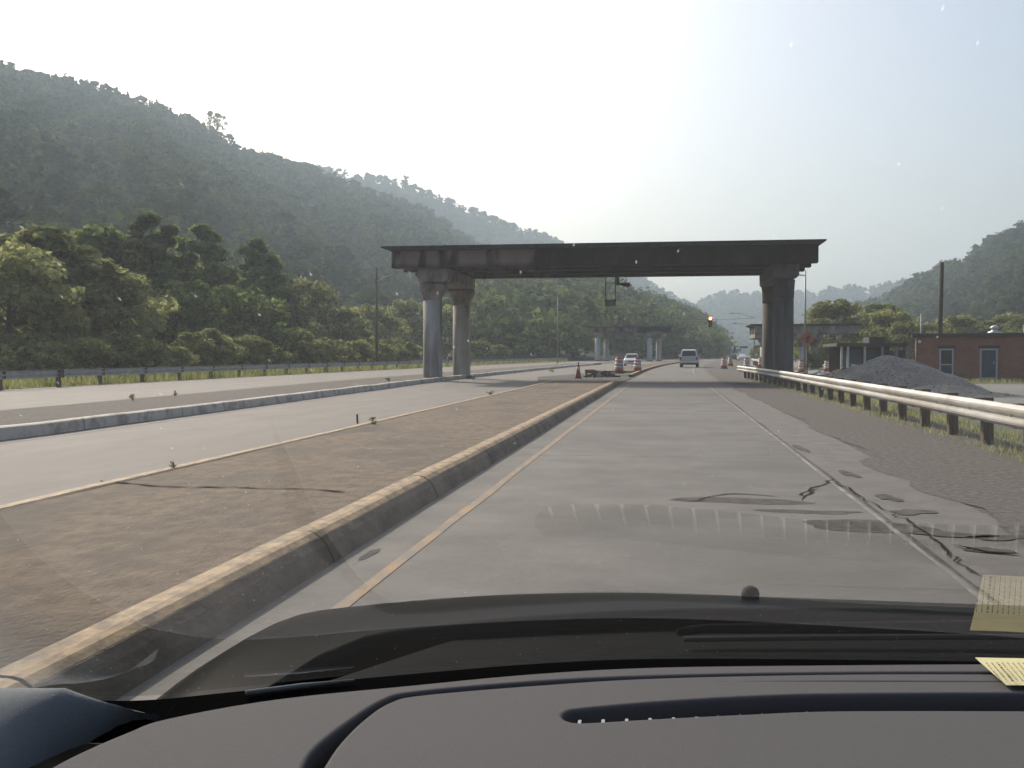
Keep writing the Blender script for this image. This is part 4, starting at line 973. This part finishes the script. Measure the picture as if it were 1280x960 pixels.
r1 = N.new('ShaderNodeValToRGB'); r1.color_ramp.elements[0].position = .03; r1.color_ramp.elements[0].color = (1, 1, 1, 1); r1.color_ramp.elements[1].position = .10; r1.color_ramp.elements[1].color = (0, 0, 0, 1); L.new(vo.outputs['Distance'], r1.inputs[0])
wn = N.new('ShaderNodeMath'); wn.operation = 'GREATER_THAN'; wn.inputs[1].default_value = .55; sp_ = N.new('ShaderNodeSeparateColor'); L.new(vo.outputs['Color'], sp_.inputs[0]); L.new(sp_.outputs[0], wn.inputs[0])
mu = N.new('ShaderNodeMath'); mu.operation = 'MULTIPLY'; L.new(r1.outputs[0], mu.inputs[0]); L.new(wn.outputs[0], mu.inputs[1])
ma = N.new('ShaderNodeMath'); ma.operation = 'MULTIPLY_ADD'; L.new(mu.outputs[0], ma.inputs[0]); ma.inputs[1].default_value = .22; ma.inputs[2].default_value = .006
mx2 = N.new('ShaderNodeMixShader'); L.new(ma.outputs[0], mx2.inputs[0]); L.new(mx1.outputs[0], mx2.inputs[1]); L.new(df.outputs[0], mx2.inputs[2]); L.new(mx2.outputs[0], o_.inputs[0])
M['glass'] = m
S_ = [0, .25, .5, .75, 1.0]
vs = [glass_pt(p, s) for p in gb for s in S_]; k5 = len(S_)
fs = [(i * k5 + j, (i + 1) * k5 + j, (i + 1) * k5 + j + 1, i * k5 + j + 1) for i in range(len(gb) - 1) for j in range(k5 - 1)]
me = bpy.data.meshes.new('windscreen'); me.from_pydata(vs, [], fs); me.update(); link('windscreen', me, M['glass'], car, True)
w0 = [(p[0], p[1] - .012) for p in gb]
bm = bmesh.new(); bm.faces.new([bm.verts.new((x, y, ZD - .04)) for x, y in w0] + [bm.verts.new((w0[-1][0], .42, ZD - .04)), bm.verts.new((w0[0][0], .42, ZD - .04))]); obj('dash_well', bm, M['cavity'], car)
# gasket between dash and glass
vs = []; fs = []
for i, p in enumerate(gb):
    q = (p[0], p[1] - (.05 if p[0] < -.5 else .05 + .11 * min(1, (p[0] + .5) / .1))); vs += [(p[0], p[1] + .01, ZD - .012), (p[0], p[1] - .001, ZD - .008), (q[0], q[1], ZD - .03)]
n = len(gb)
for i in range(n - 1):
    for j in range(2): fs.append((i * 3 + j, (i + 1) * 3 + j, (i + 1) * 3 + j + 1, i * 3 + j + 1))
me = bpy.data.meshes.new('gasket'); me.from_pydata(vs, [], fs); me.update(); link('gasket', me, M['gasket'], car)
# glint on the side demister slot, modelled as a thin pale bar
a = D_(307, 866, ZD - .006); b = D_(443, 850, ZD - .006)
obj('side_demister_glint', tube(bmesh.new(), [(a[0], a[1], ZD - .006), ((a[0] + b[0]) / 2, (a[1] + b[1]) / 2 + .002, ZD - .006), (b[0], b[1], ZD - .006)], [.0025, .0025, .001], 8), M['trim'], car, True)
# pillar trim at the lower left
top = smooth_pts([D_(-260, 900, ZD - .01), D_(-120, 880, ZD - .01), D_(0, 874, ZD - .01), D_(70, 882, ZD - .01), D_(130, 890, ZD - .01), D_(200, 903, ZD - .01)], 6)
bot = smooth_pts([D_(-260, 1020, ZD - .03), D_(-120, 1000, ZD - .03), D_(-20, 985, ZD - .03), D_(40, 958, ZD - .03), D_(100, 932, ZD - .03), D_(190, 908, ZD - .03)], 6)
vs = []; fs = []; K = 10
for i, (a, b) in enumerate(zip(top, bot)):
    zb = ZD - .03; bl = .034 * min(1, (len(top) - 1 - i) / 10)
    for j in range(K + 1):
        u = j / K; zz = (ZD - .004) * (1 - u) + zb * u + bl * sin(pi * u) ; vs.append((a[0] + (b[0] - a[0]) * u, a[1] + (b[1] - a[1]) * u, zz))
for i in range(len(top) - 1):
    for j in range(K): fs.append((i * (K + 1) + j, (i + 1) * (K + 1) + j, (i + 1) * (K + 1) + j + 1, i * (K + 1) + j + 1))
me = bpy.data.meshes.new('pillar_trim'); me.from_pydata(vs, [], fs); me.update(); link('pillar_trim', me, M['trim'], car, True)
# hood and cowl
def hoodz(x, y, yr):
    t = y - yr; u = max(0, abs(x - CX) - .3); z = 1.0 - (.278 * t * t if t < .5 else .0695 + .278 * (t - .5)) - .13 * u * u
    e = abs(x - CX) - .93
    if e > 0: z -= 3.5 * e * e + e * .6
    return z
redge = smooth_pts([D_(150, 880, .99), D_(300, 845, .99), D_(350, 822, 1.0), D_(380, 801, 1.0), D_(420, 785, 1.0), D_(480, 773, 1.0), D_(600, 770, 1.0), D_(760, 764, 1.0), D_(930, 757, 1.0), D_(1280, 748, 1.0)], 4)
xs_r = np.array([p[0] for p in redge]); ys_r = np.array([p[1] for p in redge])
def yrear(x):
    if x > CX: x = 2 * CX - x
    return float(np.interp(x, xs_r, ys_r))
HX = list(np.linspace(CX - 1.07, CX + 1.07, 57)); HT = [0, .004, .012, .03, .06, .1, .15, .2, .26, .32, .4, .5, .6, .7, .8, .9, 1.0, 1.05]
vs = []; fs = []
for x in HX:
    yr = yrear(x)
    for k, t in enumerate(HT):
        z = hoodz(x, yr + t, 1.3 if True else yr) - (.014 if k == 0 else (.004 if k == 1 else 0)); z -= .3 if k == len(HT) - 1 else 0
        vs.append((x, yr + t, z))
q = len(HT)
fs = [(i * q + j, (i + 1) * q + j, (i + 1) * q + j + 1, i * q + j + 1) for i in range(len(HX) - 1) for j in range(q - 1)]
me = bpy.data.meshes.new('hood'); me.from_pydata(vs, [], fs); me.update(); link('hood', me, M['hood'], car, True)
vs = []; fs = []
for i, p in enumerate(gb):
    f_ = .03 + .97 * max(0, min(1, (.86 - abs(p[0] - CX)) / .25)); vs += [(p[0], p[1] + .003, ZD - .02), (p[0], p[1] + .06 * f_, ZD - .028), (p[0], p[1] + .32 * f_, ZD - .06)]
for i in range(len(gb) - 1):
    for j in range(2): fs.append((i * 3 + j, (i + 1) * 3 + j, (i + 1) * 3 + j + 1, i * 3 + j + 1))
me = bpy.data.meshes.new('cowl'); me.from_pydata(vs, [], fs); me.update(); link('cowl', me, M['cowl'], car, True)
zw = 1.012
wa = [gz(848, 790, zw), gz(880, 786, zw), gz(1050, 785, zw), gz(1280, 783, zw), gz(1500, 790, zw)]
obj('wiper_arm', tube(bmesh.new(), wa, [.005, .006, .007, .009, .01], 8), M['cowl'], car, True)
wa = [gz(855, 799, zw - .006), gz(1050, 797, zw - .006), gz(1280, 796, zw - .006), gz(1430, 797, zw - .006)]
obj('wiper_blade', tube(bmesh.new(), wa, .004, 6), M['rubber'], car, True)
wl = [gz(20, 868, zw - .02), gz(150, 838, zw - .02), gz(260, 812, zw - .01)]
nzp = gz(938, 741, hoodz(.13, 1.45, 1.3)); 
d = ray(938, 742)
bestp = None
for k in range(200):
    s = 1.2 + k * .004; p = Vector((0, 0, EYE)) + d * s
    if p.z < hoodz(p.x, p.y, 1.3) + .008: bestp = p; break
if bestp is None:
    p = Vector((0, 0, EYE)) + d * 1.6; bestp = Vector((p.x, p.y, hoodz(p.x, p.y, 1.3)))
nz_ = obj('washer_nozzle', lathe([(.013, -.006), (.014, .004), (.011, .012), (.004, .016)], 16), M['rubber'], car, True); nz_.location = (bestp.x, bestp.y, hoodz(bestp.x, bestp.y, 1.3) + .004)
# cabin shell: roof, pillars, door tops
tl = glass_pt(gb[0], 1.0); trr = glass_pt(gb[-1], 1.0)
ytop = min(glass_pt(p, 1.0).y for p in gb[len(gb) // 3:2 * len(gb) // 3])
ztop = glass_pt(gb[len(gb) // 2], 1.0).z
bm = bmesh.new(); bx(bm, CX - .62, CX + .62, -1.6, max(glass_pt(p, 1.0).y for p in gb), ztop + .002, ztop + .05); obj('roof', bm, M['headliner'], car, bevel=.015)
for e in (0, -1):
    a = glass_pt(gb[e], 0); b = glass_pt(gb[e], 1.0); s = -1 if e == 0 else 1
    obj('pillar', tube(bmesh.new(), [a + Vector((s * .05, -.02, -.05)), b + Vector((s * .03, 0, .02))], [.045, .035], 8), M['trim'], car, True)
for s in (-1, 1):
    x = CX + s * .95; obj('door_panel', box(min(x, x + s * .07), max(x, x + s * .07), -1.5, .95, .35, .98), M['trim'], car, bevel=.02)
obj('dash_front', box(CX - .9, CX + .9, .40, .43, .5, ZD - .05), M['dash'], car)
# folded paper ticket at the foot of the glass
pp = [(1219, 822.5), (1300, 824), (1420, 826), (1420, 858), (1258, 857)]
zp = ZD + .005
bm = bmesh.new(); v = [bm.verts.new((*D_(x, y, zp + (.006 if i < 3 else 0)), zp + (.006 if i < 3 else 0))) for i, (x, y) in enumerate(pp)]; bm.faces.new(v)
pt = thing('paper_ticket', 'pale yellow printed paper lying on the dashboard against the glass', 'paper')
po = obj('sheet', bm, mat('yellow_paper', (.62, .56, .30), (.70, .64, .36), 20, .8), pt); s = po.modifiers.new('s', 'SOLIDIFY'); s.thickness = .0006
bm = bmesh.new(); rr = random.Random(5)
for k in range(26):
    x0_ = 1229 + k * 6.6
    u = .12
    while u < .86:
        l = rr.uniform(.02, .09) * (1.5 if k == 1 else 1)
        f = lambda uu, off: Vector((*D_(x0_ + 26 * uu + off, 824.5 + 31 * uu, zp + .0105 - .0065 * uu), zp + .0105 - .0065 * uu))
        wq = 2.6 if k == 2 else 1.3
        bm.faces.new([bm.verts.new(f(u, 0)), bm.verts.new(f(u, wq)), bm.verts.new(f(min(.88, u + l), wq)), bm.verts.new(f(min(.88, u + l), 0))])
        u += l + rr.uniform(.012, .03)
obj('print', bm, mat('ink', (.06, .05, .04), None, rough=.9), pt)

# ------------------------------------------------------------ haze
bm = bmesh.new(); bx(bm, -3200, 3200, -400, 3600, -2.5, 320)
hz = obj('haze', bm); tag(hz, kind='stuff'); m = bpy.data.materials.new('haze'); m.use_nodes = True; t = m.node_tree; t.nodes.clear()
o_ = t.nodes.new('ShaderNodeOutputMaterial'); v = t.nodes.new('ShaderNodeVolumePrincipled'); v.inputs['Density'].default_value = HAZE; v.inputs['Color'].default_value = (.70, .86, 1.0, 1); v.inputs['Anisotropy'].default_value = .3
t.links.new(v.outputs[0], o_.inputs['Volume']); hz.data.materials.append(m)
